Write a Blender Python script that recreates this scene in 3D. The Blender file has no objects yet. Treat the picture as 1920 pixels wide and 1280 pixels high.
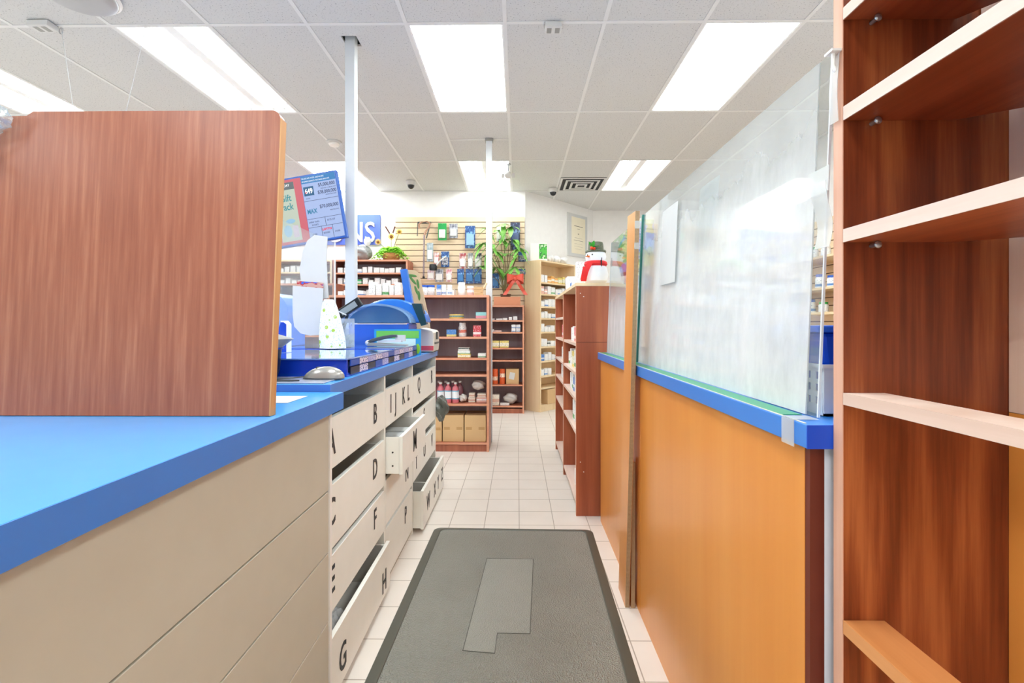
import bpy, math, random
from mathutils import Vector, Matrix, Euler
random.seed(7)
PI = math.pi
sc = bpy.context.scene
COL = sc.collection

# ------------------------------------------------------------------ camera, world, exposure
CAMZ = 1.17
F = 895.0
cam_d = bpy.data.cameras.new('camera'); cam = bpy.data.objects.new('camera', cam_d); COL.objects.link(cam)
cam_d.sensor_width = 36.0; cam_d.lens = 36.0 * F / 1920.0
cam_d.shift_y = -32.0 / 1920.0; cam_d.clip_start = 0.02
cam.location = (0, 0, CAMZ); cam.rotation_euler = (PI / 2, 0, math.radians(0.64))
sc.camera = cam
w = bpy.data.worlds.new('world'); sc.world = w; w.use_nodes = True
w.node_tree.nodes['Background'].inputs[0].default_value = (0.9, 0.95, 1.0, 1)
w.node_tree.nodes['Background'].inputs[1].default_value = 0.3
sc.view_settings.view_transform = 'Standard'; sc.view_settings.look = 'None'
sc.view_settings.gamma = 1.0; sc.view_settings.use_curve_mapping = False
sc.view_settings.exposure = 0.5
LAMP = 11.0      # radiance of every lit ceiling fixture
sc.cycles.max_bounces = 10; sc.cycles.diffuse_bounces = 6; sc.cycles.glossy_bounces = 4
sc.cycles.transparent_max_bounces = 16; sc.cycles.caustics_reflective = False; sc.cycles.caustics_refractive = False
sc.cycles.sample_clamp_indirect = 8.0

def XZ(px, py, Y):                       # place seen at (px, py) when it stands Y metres away
    return (px - 970.0) * Y / F, CAMZ + (608.0 - py) * Y / F
def PX(px, Y): return (px - 970.0) * Y / F
def PZ(py, Y): return CAMZ + (608.0 - py) * Y / F

# ------------------------------------------------------------------ materials
def lin(c):
    if isinstance(c, str):
        c = [int(c[i:i + 2], 16) / 255 for i in (0, 2, 4)]
    return tuple((x / 12.92 if x <= .04045 else ((x + .055) / 1.055) ** 2.4) for x in c) + (1,)
MATS = {}
def new_mat(name):
    m = bpy.data.materials.new(name); m.use_nodes = True
    return m, m.node_tree.nodes, m.node_tree.links, m.node_tree.nodes['Principled BSDF']
def mat(name, col='cccccc', rough=.5, metal=0, spec=.5, emit=0, alpha=1, trans=0, coat=0):
    if name in MATS: return MATS[name]
    m, N, L, b = new_mat(name)
    b.inputs['Base Color'].default_value = lin(col); b.inputs['Roughness'].default_value = rough
    b.inputs['Metallic'].default_value = metal; b.inputs['Specular IOR Level'].default_value = spec
    b.inputs['Coat Weight'].default_value = coat; b.inputs['Coat Roughness'].default_value = .05
    if emit:
        b.inputs['Base Color'].default_value = (0, 0, 0, 1)
        b.inputs['Emission Color'].default_value = lin(col); b.inputs['Emission Strength'].default_value = emit
    b.inputs['Alpha'].default_value = alpha; b.inputs['Transmission Weight'].default_value = trans
    if not emit and alpha == 1 and not trans:      # a little procedural unevenness
        t = N.new('ShaderNodeTexNoise'); t.inputs['Scale'].default_value = 14; t.inputs['Detail'].default_value = 3
        tc = N.new('ShaderNodeTexCoord'); L.new(tc.outputs['Object'], t.inputs['Vector'])
        hv = N.new('ShaderNodeHueSaturation'); hv.inputs['Color'].default_value = lin(col)
        mr = N.new('ShaderNodeMapRange'); mr.inputs['To Min'].default_value = .96; mr.inputs['To Max'].default_value = 1.04
        L.new(t.outputs['Fac'], mr.inputs['Value']); L.new(mr.outputs['Result'], hv.inputs['Value'])
        L.new(hv.outputs['Color'], b.inputs['Base Color'])
    MATS[name] = m; return m
def wood(name, c1, c2, c3=None, axis='Z', rough=.35, scale=1.0, spec=.5, coord='Object', rings=.5):
    if name in MATS: return MATS[name]
    m, N, L, b = new_mat(name)
    tc = N.new('ShaderNodeTexCoord'); mp = N.new('ShaderNodeMapping'); L.new(tc.outputs[coord], mp.inputs['Vector'])
    s = [55 * scale] * 3; s['XYZ'.index(axis)] = 2.2 * scale; mp.inputs['Scale'].default_value = s
    n1 = N.new('ShaderNodeTexNoise'); n1.inputs['Scale'].default_value = 1; n1.inputs['Detail'].default_value = 6; n1.inputs['Roughness'].default_value = .65
    L.new(mp.outputs[0], n1.inputs['Vector'])
    mp2 = N.new('ShaderNodeMapping'); L.new(tc.outputs[coord], mp2.inputs['Vector'])
    s2 = [5.5 * scale] * 3; s2['XYZ'.index(axis)] = .8 * scale; mp2.inputs['Scale'].default_value = s2
    n2 = N.new('ShaderNodeTexNoise'); n2.inputs['Scale'].default_value = 1; n2.inputs['Detail'].default_value = 1
    L.new(mp2.outputs[0], n2.inputs['Vector'])
    mu = N.new('ShaderNodeMath'); mu.operation = 'MULTIPLY'; mu.inputs[1].default_value = 22; L.new(n2.outputs['Fac'], mu.inputs[0])
    si = N.new('ShaderNodeMath'); si.operation = 'SINE'; L.new(mu.outputs[0], si.inputs[0])
    mr = N.new('ShaderNodeMapRange'); mr.inputs['From Min'].default_value = -1; mr.inputs['To Min'].default_value = .5 - rings * .3; mr.inputs['To Max'].default_value = .5 + rings * .3
    L.new(si.outputs[0], mr.inputs['Value'])
    ad = N.new('ShaderNodeMath'); ad.operation = 'ADD'; L.new(n1.outputs['Fac'], ad.inputs[0]); L.new(mr.outputs['Result'], ad.inputs[1])
    hf = N.new('ShaderNodeMath'); hf.operation = 'MULTIPLY'; hf.inputs[1].default_value = .5; L.new(ad.outputs[0], hf.inputs[0])
    cr = N.new('ShaderNodeValToRGB'); e = cr.color_ramp.elements
    e[0].position = .36; e[0].color = lin(c1); e[1].position = .64; e[1].color = lin(c2)
    if c3: x = cr.color_ramp.elements.new(.5); x.color = lin(c3)
    L.new(hf.outputs[0], cr.inputs['Fac']); L.new(cr.outputs['Color'], b.inputs['Base Color'])
    b.inputs['Roughness'].default_value = rough; b.inputs['Specular IOR Level'].default_value = spec
    MATS[name] = m; return m
def printed(name, base, accent, scale=6, thr=.52, third=None, rough=.45, lo=.47):
    """packaging print: blotches of accent over base, in the object's own coordinates"""
    if name in MATS: return MATS[name]
    m, N, L, b = new_mat(name)
    tc = N.new('ShaderNodeTexCoord'); n = N.new('ShaderNodeTexNoise'); n.inputs['Scale'].default_value = scale
    n.inputs['Detail'].default_value = 2; L.new(tc.outputs['Generated'], n.inputs['Vector'])
    cr = N.new('ShaderNodeValToRGB'); e = cr.color_ramp.elements; cr.color_ramp.interpolation = 'LINEAR' if 'pack' in name else 'CONSTANT'
    e[0].position = .35 if 'pack' in name else 0; e[0].color = lin(base); e[1].position = thr + (.06 if 'pack' in name else 0); e[1].color = lin(accent)
    if third: x = cr.color_ramp.elements.new(thr + .09); x.color = lin(third)
    L.new(n.outputs['Fac'], cr.inputs['Fac']); L.new(cr.outputs['Color'], b.inputs['Base Color'])
    b.inputs['Roughness'].default_value = rough
    MATS[name] = m; return m
def carton_mat(name, base, stripe, z0=.1, z1=.35, ink='b4bac4', inkamt=.60):
    """carton: base colour, one printed band and rows of small print"""
    if name in MATS: return MATS[name]
    m, N, L, b = new_mat(name)
    tc = N.new('ShaderNodeTexCoord'); sp = N.new('ShaderNodeSeparateXYZ'); L.new(tc.outputs['Generated'], sp.inputs[0])
    cr = N.new('ShaderNodeValToRGB'); cr.color_ramp.interpolation = 'CONSTANT'; e = cr.color_ramp.elements
    e[0].position = 0; e[0].color = lin(base); e[1].position = z0; e[1].color = lin(stripe)
    x = e.new(z1); x.color = lin(base)
    L.new(sp.outputs['Z'], cr.inputs['Fac'])
    mp = N.new('ShaderNodeMapping'); mp.inputs['Scale'].default_value = (9, 9, 16); L.new(tc.outputs['Generated'], mp.inputs['Vector'])
    n = N.new('ShaderNodeTexNoise'); n.inputs['Scale'].default_value = 1; L.new(mp.outputs[0], n.inputs['Vector'])
    gt = N.new('ShaderNodeMath'); gt.operation = 'GREATER_THAN'; gt.inputs[1].default_value = inkamt; L.new(n.outputs['Fac'], gt.inputs[0])
    mx = N.new('ShaderNodeMix'); mx.data_type = 'RGBA'; L.new(gt.outputs[0], mx.inputs[0])
    L.new(cr.outputs['Color'], mx.inputs[6]); mx.inputs[7].default_value = lin(ink)
    L.new(mx.outputs[2], b.inputs['Base Color']); b.inputs['Roughness'].default_value = .5
    MATS[name] = m; return m
def acrylic(name, haze_lo, haze_hi, tint='f4f8f8', scale=(3, 3, 3), grad=None):
    """scuffed clear plastic: see-through with dirt and film that scatter light"""
    m, N, L, b = new_mat(name); N.remove(b); out = N['Material Output']
    tc = N.new('ShaderNodeTexCoord'); mp = N.new('ShaderNodeMapping'); L.new(tc.outputs['Object'], mp.inputs['Vector']); mp.inputs['Scale'].default_value = scale
    n = N.new('ShaderNodeTexNoise'); n.inputs['Scale'].default_value = 2.2; n.inputs['Detail'].default_value = 7; n.inputs['Roughness'].default_value = .62
    L.new(mp.outputs[0], n.inputs['Vector'])
    mr = N.new('ShaderNodeMapRange'); mr.inputs['From Min'].default_value = .35; mr.inputs['From Max'].default_value = .65
    mr.inputs['To Min'].default_value = haze_lo; mr.inputs['To Max'].default_value = haze_hi; L.new(n.outputs['Fac'], mr.inputs['Value'])
    fac = mr.outputs['Result']
    if grad:      # the film is thinner towards the top edge
        sp = N.new('ShaderNodeSeparateXYZ'); L.new(tc.outputs['Object'], sp.inputs[0])
        g = N.new('ShaderNodeMapRange'); g.inputs['From Min'].default_value = grad[0]; g.inputs['From Max'].default_value = grad[1]
        g.inputs['To Min'].default_value = 1; g.inputs['To Max'].default_value = grad[2]; L.new(sp.outputs['Z'], g.inputs['Value'])
        mu = N.new('ShaderNodeMath'); mu.operation = 'MULTIPLY'; L.new(fac, mu.inputs[0]); L.new(g.outputs['Result'], mu.inputs[1]); fac = mu.outputs[0]
    tr = N.new('ShaderNodeBsdfTransparent'); tr.inputs[0].default_value = lin(tint)
    df = N.new('ShaderNodeBsdfDiffuse'); df.inputs[0].default_value = lin('f2f3f2')
    tl = N.new('ShaderNodeBsdfTranslucent'); tl.inputs[0].default_value = lin('f2f3f2')
    a0 = N.new('ShaderNodeMixShader'); a0.inputs[0].default_value = .2; L.new(df.outputs[0], a0.inputs[1]); L.new(tl.outputs[0], a0.inputs[2])
    a = N.new('ShaderNodeMixShader'); L.new(fac, a.inputs[0]); L.new(tr.outputs[0], a.inputs[1]); L.new(a0.outputs[0], a.inputs[2])
    gl = N.new('ShaderNodeBsdfGlossy'); gl.inputs['Roughness'].default_value = .03
    lw = N.new('ShaderNodeLayerWeight'); lw.inputs[0].default_value = .5
    pw = N.new('ShaderNodeMath'); pw.operation = 'POWER'; pw.inputs[1].default_value = 5; L.new(lw.outputs['Facing'], pw.inputs[0])
    fr = N.new('ShaderNodeMapRange'); fr.inputs['To Min'].default_value = .04; L.new(pw.outputs[0], fr.inputs['Value'])
    c = N.new('ShaderNodeMixShader'); L.new(fr.outputs[0], c.inputs[0]); L.new(a.outputs[0], c.inputs[1]); L.new(gl.outputs[0], c.inputs[2])
    L.new(c.outputs[0], out.inputs['Surface']); MATS[name] = m; return m

M_wall = mat('wall_paint', 'f3f2f0', .8)
M_white = mat('white_laminate', 'f6f3ee', .45)
M_drawer = mat('drawer_laminate', 'f2f2ea', .4)
M_inner = mat('drawer_inside', 'd9d5cd', .6)
M_beige = mat('beige_laminate', 'c4bfae', .45)
M_ink = mat('black_vinyl', '2b2a2c', .5)
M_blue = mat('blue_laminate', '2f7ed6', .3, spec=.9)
M_bluesheen = mat('blue_laminate_painted_sheen', '4fa6ee', .22, spec=.8)  # same blue laminate, top face coloured lighter to imitate its sheen
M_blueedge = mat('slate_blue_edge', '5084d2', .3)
M_blue2 = mat('deep_blue_laminate', '0f57d0', .2, spec=.6)
M_navy = mat('royal_blue_plastic', '1448bc', .15)
M_green = mat('green_film', '0c9a6a', .3)
M_metal = mat('zinc_metal', 'b9bdc2', .3, metal=.9)
M_alu = mat('painted_post', 'd3d7da', .4)
M_black = mat('black_plastic', '1c1f22', .35)
M_dgrey = mat('dark_grey_plastic', '4a4f52', .4)
M_grey = mat('grey_plastic', '9b9a96', .35)
M_lgrey = mat('light_grey_plastic', 'd8d8d6', .4)
M_card = mat('cardboard', 'cfab7c', .7)
M_red = mat('red_cloth', 'd81f22', .7)
M_mahog = wood('mahogany_board', '8a432a', 'bb7452', 'a2593b', 'Z', .3, 1.6, rings=.12)
M_walnut = wood('walnut_laminate', '6e3019', 'b06539', '8e4626', 'Z', .28, 1.3, rings=.7)
M_walnutY = wood('walnut_shelf_laminate', '8f4424', 'bb6840', 'a45432', 'Y', .35, .8)
M_edge = wood('pale_edge_band', 'd6b9a8', 'e4cdc0', None, 'Y', .5, .6)
M_edgez = wood('pale_edge_band_upright', 'cc9478', 'dcae96', None, 'Z', .5, .6)
M_palepan = wood('pale_birch_panel', 'e3c3ad', 'f0d9c8', None, 'Z', .5, .5)
M_orange = wood('honey_birch_panel', 'd68434', 'e49b4e', 'dd8f40', 'Z', .28, .12, rings=.25)
M_dshelf = wood('reddish_shelf_side', '90503a', 'b0684c', None, 'Z', .45, .8)
M_dback = wood('dark_shelf_back', 'a8959a', 'bcaab0', None, 'Z', .55, .8)
M_rededge = wood('salmon_shelf_edge', 'c98668', 'dda082', None, 'X', .5, .8)
M_maple = wood('maple_laminate', 'e3c79c', 'f0dab5', None, 'Z', .45, .4)
M_paper = mat('white_paper', 'cdcecc', .8)

# ------------------------------------------------------------------ mesh builder
OFF = {}
class MB:
    def __init__(s): s.v = []; s.f = []; s.m = []; s.sm = []
    def add(s, vs, fs, m=0, smooth=False, M=None):
        o = len(s.v)
        s.v += [tuple(M @ Vector(v)) if M else tuple(v) for v in vs]
        s.f += [tuple(i + o for i in f) for f in fs]; s.m += [m] * len(fs); s.sm += [smooth] * len(fs); return s
    def box(s, x0, x1, y0, y1, z0, z1, m=0, M=None):
        vs = [(x, y, z) for x in (x0, x1) for y in (y0, y1) for z in (z0, z1)]
        return s.add(vs, [(0, 1, 3, 2), (4, 6, 7, 5), (0, 4, 5, 1), (2, 3, 7, 6), (0, 2, 6, 4), (1, 5, 7, 3)], m, False, M)
    def prism(s, pts, lo, hi, axis='Y', m=0, M=None):
        def q(a, b, c): return {'Y': (a, c, b), 'X': (c, a, b), 'Z': (a, b, c)}[axis]
        n = len(pts); vs = [q(a, b, lo) for a, b in pts] + [q(a, b, hi) for a, b in pts]
        fs = [tuple(range(n)), tuple(range(2 * n - 1, n - 1, -1))] + [(i, (i + 1) % n, n + (i + 1) % n, n + i) for i in range(n)]
        return s.add(vs, fs, m, False, M)
    def lathe(s, prof, c=(0, 0, 0), n=20, m=0, M=None, sx=1, sy=1, smooth=True, a0=0, a1=2 * PI):
        vs = []; full = abs(a1 - a0 - 2 * PI) < 1e-6; k = n if full else n + 1
        for r, z in prof:
            for i in range(k):
                a = a0 + (a1 - a0) * i / n; vs.append((c[0] + r * sx * math.cos(a), c[1] + r * sy * math.sin(a), c[2] + z))
        fs = []
        for j in range(len(prof) - 1):
            for i in range(n):
                i2 = (i + 1) % k; fs.append((j * k + i, j * k + i2, (j + 1) * k + i2, (j + 1) * k + i))
        if full:
            fs.append(tuple(range(k - 1, -1, -1))); fs.append(tuple(range((len(prof) - 1) * k, len(prof) * k)))
        return s.add(vs, fs, m, smooth, M)
    def ell(s, c, rx, ry, rz, n=20, m=0, M=None, fn=None, lo=-PI / 2, k=10):
        vs = []; fs = []
        for j in range(k + 1):
            t = lo + (PI / 2 - lo) * j / k
            for i in range(n):
                a = 2 * PI * i / n; d = (math.cos(t) * math.cos(a), math.cos(t) * math.sin(a), math.sin(t))
                r = fn(d) if fn else 1
                vs.append((c[0] + rx * d[0] * r, c[1] + ry * d[1] * r, c[2] + rz * d[2] * r))
        for j in range(k):
            for i in range(n): fs.append((j * n + i, j * n + (i + 1) % n, (j + 1) * n + (i + 1) % n, (j + 1) * n + i))
        fs.append(tuple(range(n - 1, -1, -1)))
        return s.add(vs, fs, m, True, M)
    def tube(s, path, r, n=8, m=0, M=None):
        vs = []; fs = []; P = [Vector(p) for p in path]; K = len(P)
        rr = r if hasattr(r, '__len__') else [r] * K
        up = Vector((0, 0, 1)) if abs((P[1] - P[0]).normalized().z) < .9 else Vector((1, 0, 0))
        for j in range(K):
            t = (P[min(j + 1, K - 1)] - P[max(j - 1, 0)]).normalized()
            a = t.cross(up); a = a.normalized() if a.length > 1e-6 else Vector((1, 0, 0)); b = a.cross(t).normalized()
            for i in range(n):
                q = 2 * PI * i / n; vs.append(tuple(P[j] + (a * math.cos(q) + b * math.sin(q)) * rr[j]))
        for j in range(K - 1):
            for i in range(n): fs.append((j * n + i, j * n + (i + 1) % n, (j + 1) * n + (i + 1) % n, (j + 1) * n + i))
        fs.append(tuple(range(n))); fs.append(tuple(range(K * n - 1, (K - 1) * n - 1, -1)))
        return s.add(vs, fs, m, True, M)
    def sheet(s, fn, nu, nv, th=.0006, m=0, M=None):
        """thin curved sheet with two faces and a rim"""
        P = [[Vector(fn(u / nu, v / nv)) for u in range(nu + 1)] for v in range(nv + 1)]
        k = nu + 1; top = []; bot = []
        for v in range(nv + 1):
            for u in range(nu + 1):
                du = P[v][min(u + 1, nu)] - P[v][max(u - 1, 0)]; dv = P[min(v + 1, nv)][u] - P[max(v - 1, 0)][u]
                nn = du.cross(dv); nn = nn.normalized() if nn.length > 1e-12 else Vector((0, -1, 0))
                top.append(P[v][u] + nn * th / 2); bot.append(P[v][u] - nn * th / 2)
        n = len(top); fs = []
        for v in range(nv):
            for u in range(nu):
                a = v * k + u; fs.append((a, a + 1, a + k + 1, a + k)); fs.append((n + a, n + a + k, n + a + k + 1, n + a + 1))
        rim = [u for u in range(k)] + [v * k + nu for v in range(1, nv + 1)] + [nv * k + u for u in range(nu - 1, -1, -1)] + [v * k for v in range(nv - 1, 0, -1)]
        for i in range(len(rim)):
            a, b_ = rim[i], rim[(i + 1) % len(rim)]; fs.append((a, n + a, n + b_, b_))
        return s.add(top + bot, fs, m, True, M)
    def text(s, st, size, M, m=0, ext=.0006, align='CENTER', bold=0):
        c = bpy.data.curves.new('t', 'FONT'); c.body = st; c.size = size; c.extrude = ext; c.align_x = align; c.align_y = 'CENTER'; c.offset = bold; c.resolution_u = 3
        o = bpy.data.objects.new('t', c); COL.objects.link(o)
        dg = bpy.context.evaluated_depsgraph_get(); me = bpy.data.meshes.new_from_object(o.evaluated_get(dg))
        s.add([tuple(v.co) for v in me.vertices], [tuple(p.vertices) for p in me.polygons], m, False, M)
        bpy.data.objects.remove(o); bpy.data.curves.remove(c); bpy.data.meshes.remove(me); return s
    def build(s, name, mats, parent=None, bev=0, seg=2, sharp=35):
        if not isinstance(mats, (list, tuple)): mats = [mats]
        me = bpy.data.meshes.new(name)
        if parent is None:
            xs, ys, zs = zip(*s.v); off = Vector(((min(xs) + max(xs)) / 2, (min(ys) + max(ys)) / 2, min(zs)))
        else: off = OFF[parent.name]
        me.from_pydata([tuple(Vector(v) - off) for v in s.v], [], s.f)
        for mm in mats: me.materials.append(mm)
        me.polygons.foreach_set('material_index', s.m); me.polygons.foreach_set('use_smooth', s.sm)
        me.update()
        import bmesh
        b = bmesh.new(); b.from_mesh(me); bmesh.ops.recalc_face_normals(b, faces=b.faces); b.to_mesh(me); b.free()
        if any(s.sm): me.set_sharp_from_angle(angle=math.radians(sharp))
        o = bpy.data.objects.new(name, me); COL.objects.link(o)
        if parent is None: o.location = off; OFF[o.name] = off
        else: o.parent = parent; OFF[o.name] = off
        if bev:
            bm_ = o.modifiers.new('bevel', 'BEVEL'); bm_.width = bev; bm_.segments = seg; bm_.limit_method = 'ANGLE'; bm_.angle_limit = math.radians(40)
        return o
def B(x0, x1, y0, y1, z0, z1, m=0): return MB().box(x0, x1, y0, y1, z0, z1, m)
def tag(o, label, cat, group=None, kind=None):
    if label: o['label'] = label
    if cat: o['category'] = cat
    if group: o['group'] = group
    if kind: o['kind'] = kind
    return o
def struct(o): o['kind'] = 'structure'; return o
def thing(name, label, cat, loc, rotz=0, group=None, local=False):
    o = bpy.data.objects.new(name, None); COL.objects.link(o); o.location = loc; o.rotation_euler = (0, 0, rotz); o.empty_display_size = .05
    OFF[o.name] = Vector((0, 0, 0)) if (local or rotz) else Vector(loc)
    return tag(o, label, cat, group)
FACE_Y = Matrix.Rotation(PI / 2, 4, 'X')                                        # text facing the camera side (-Y)
FACE_X = Matrix(((0, 0, 1, 0), (1, 0, 0, 0), (0, 1, 0, 0), (0, 0, 0, 1)))       # text facing +X, reading along +Y
def T(x, y, z): return Matrix.Translation((x, y, z))
ORD = ['leftmost', 'second from left', 'third from left', 'fourth from left', 'fifth from left', 'sixth from left', 'seventh from left', 'eighth from left', 'ninth from left', 'tenth from left', 'eleventh from left', 'twelfth from left', 'thirteenth from left', 'fourteenth from left']
ROWN = ['top', 'second', 'third', 'fourth', 'fifth', 'sixth', 'seventh', 'eighth', 'ninth', 'bottom']

# ------------------------------------------------------------------ room shell
CZ = 3.02
XL, XR, YF, YB, YB2 = -6.0, 3.02, -3.0, 6.62, 7.77
GX0, GXP = -0.076, 0.61
GY0, GYP = 2.925, 1.23
def tile_floor_mat():
    m, N, L, b = new_mat('cream_floor_tile')
    tc = N.new('ShaderNodeTexCoord'); sp = N.new('ShaderNodeSeparateXYZ'); L.new(tc.outputs['Object'], sp.inputs[0])
    fs = []
    for ax, o in (('X', .011), ('Y', 2.785)):
        a = N.new('ShaderNodeMath'); a.operation = 'SUBTRACT'; a.inputs[1].default_value = o - 20.3; L.new(sp.outputs[ax], a.inputs[0])
        d = N.new('ShaderNodeMath'); d.operation = 'DIVIDE'; d.inputs[1].default_value = .203; L.new(a.outputs[0], d.inputs[0])
        p = N.new('ShaderNodeMath'); p.operation = 'PINGPONG'; p.inputs[1].default_value = .5; L.new(d.outputs[0], p.inputs[0])
        l = N.new('ShaderNodeMath'); l.operation = 'LESS_THAN'; l.inputs[1].default_value = .011; L.new(p.outputs[0], l.inputs[0]); fs.append(l)
    mx = N.new('ShaderNodeMath'); mx.operation = 'MAXIMUM'; L.new(fs[0].outputs[0], mx.inputs[0]); L.new(fs[1].outputs[0], mx.inputs[1])
    n = N.new('ShaderNodeTexNoise'); n.inputs['Scale'].default_value = 5; n.inputs['Detail'].default_value = 6; L.new(tc.outputs['Object'], n.inputs['Vector'])
    cr = N.new('ShaderNodeValToRGB'); cr.color_ramp.elements[0].color = lin('dcd3c9'); cr.color_ramp.elements[1].color = lin('eae4dc'); L.new(n.outputs['Fac'], cr.inputs[0])
    c = N.new('ShaderNodeMix'); c.data_type = 'RGBA'; L.new(mx.outputs[0], c.inputs[0]); L.new(cr.outputs[0], c.inputs[6]); c.inputs[7].default_value = lin('a89d90')
    L.new(c.outputs[2], b.inputs['Base Color']); b.inputs['Roughness'].default_value = .35
    bp = N.new('ShaderNodeBump'); bp.invert = True; bp.inputs['Strength'].default_value = .4; bp.inputs['Distance'].default_value = .002
    L.new(mx.outputs[0], bp.inputs['Height']); L.new(bp.outputs[0], b.inputs['Normal'])
    return m
def ceil_mat():
    m, N, L, b = new_mat('speckled_ceiling_tile')
    tc = N.new('ShaderNodeTexCoord')
    n = N.new('ShaderNodeTexNoise'); n.inputs['Scale'].default_value = 110; n.inputs['Detail'].default_value = 3; L.new(tc.outputs['Object'], n.inputs['Vector'])
    cr = N.new('ShaderNodeValToRGB'); e = cr.color_ramp.elements
    e[0].position = .30; e[0].color = lin('9a9b9c'); e[1].position = .40; e[1].color = lin('d6d6d5'); L.new(n.outputs['Fac'], cr.inputs[0])
    L.new(cr.outputs[0], b.inputs['Base Color']); b.inputs['Roughness'].default_value = .9
    return m
fl = B(XL, XR, YF, YB2 + .3, -.1, 0); o = fl.build('floor', tile_floor_mat()); struct(o)
# keep the floor's object coordinates equal to the room's
for v in o.data.vertices: v.co += Vector((o.location.x, o.location.y, 0))
o.location = (0, 0, -.1)

HOLE = (-1.135, -1.035, 3.05, 3.165)
cb = MB()
i0 = int(math.floor((XL - GX0) / GXP)); i1 = int(math.ceil((XR - GX0) / GXP))
j0 = int(math.floor((YF - GY0) / GYP)); j1 = int(math.ceil((YB2 - GY0) / GYP))
LIGHTS = {(-7, 0): 't', (-4, 0): 't', (-1, 0): 'd', (2, 0): 'd', (-4, 2): 'd', (-1, 2): 't', (2, 2): 't', (-7, 2): 'd',
          (-7, -2): 'd', (-4, -2): 'd', (-1, -2): 'd', (2, -2): 'd', (-7, -4): 'd', (-4, -4): 'd', (-1, -4): 'd', (2, -4): 'd'}
def cell(i, j): return GX0 + i * GXP, GX0 + (i + 1) * GXP, GY0 + j * GYP, GY0 + (j + 1) * GYP
for i in range(i0, i1):
    for j in range(j0, j1 + 1):
        x0, x1, y0, y1 = cell(i, j)
        x0 = max(x0, XL); x1 = min(x1, XR); y0 = max(y0, YF); y1 = min(y1, YB2)
        if x1 - x0 < .01 or y1 - y0 < .01 or (i, j) in LIGHTS: continue
        if x0 < HOLE[0] < x1 and y0 < HOLE[2] < y1:
            a, b_, c, d = HOLE
            for q in ((x0, a, y0, y1), (b_, x1, y0, y1), (a, b_, y0, c), (a, b_, d, y1)): cb.box(*q, CZ, CZ + .015)
        else: cb.box(x0, x1, y0, y1, CZ, CZ + .015)
struct(cb.build('ceiling', ceil_mat()))
gb = MB()
for i in range(i0 + 1, i1): 
    x = GX0 + i * GXP; gb.box(x - .012, x + .012, YF, YB2, CZ - .004, CZ - .0005)
for j in range(j0 + 1, j1 + 1):
    y = GY0 + j * GYP
    if y < YB2: gb.box(XL, XR, y - .012, y + .012, CZ - .0045, CZ - .0008)
gb.box(GX0 - GXP, GX0, 4.76, 4.784, CZ - .0045, CZ - .0008)
struct(gb.build('trim_1', mat('ceiling_bar_paint', 'e6e6e5', .5)))
struct(B(XL, XR, YF, YB2 + .1, CZ + .22, CZ + .26).build('ceiling_slab', mat('plenum_dark', '3a3a3a', .9)))
struct(B(XL, .11, YB, YB + .1, 0, CZ + .2).build('wall_back', M_wall))
wa = MB().prism([(.11, YB), (1.23, YB2), (1.16, YB2 + .07), (.04, YB + .07)], 0, CZ + .2, 'Z'); struct(wa.build('wall_angled', M_wall))
struct(B(1.2, XR + .1, YB2, YB2 + .1, 0, CZ + .2).build('wall_far_back', M_wall))
struct(B(XR, XR + .1, YF, YB2, 0, CZ + .2).build('wall_right', M_wall))
struct(B(XL - .1, XL, YF, YB, 0, CZ + .2).build('wall_left', M_wall))
struct(B(XL, XR, YF - .1, YF, 0, CZ + .2).build('wall_front', M_wall))

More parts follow.
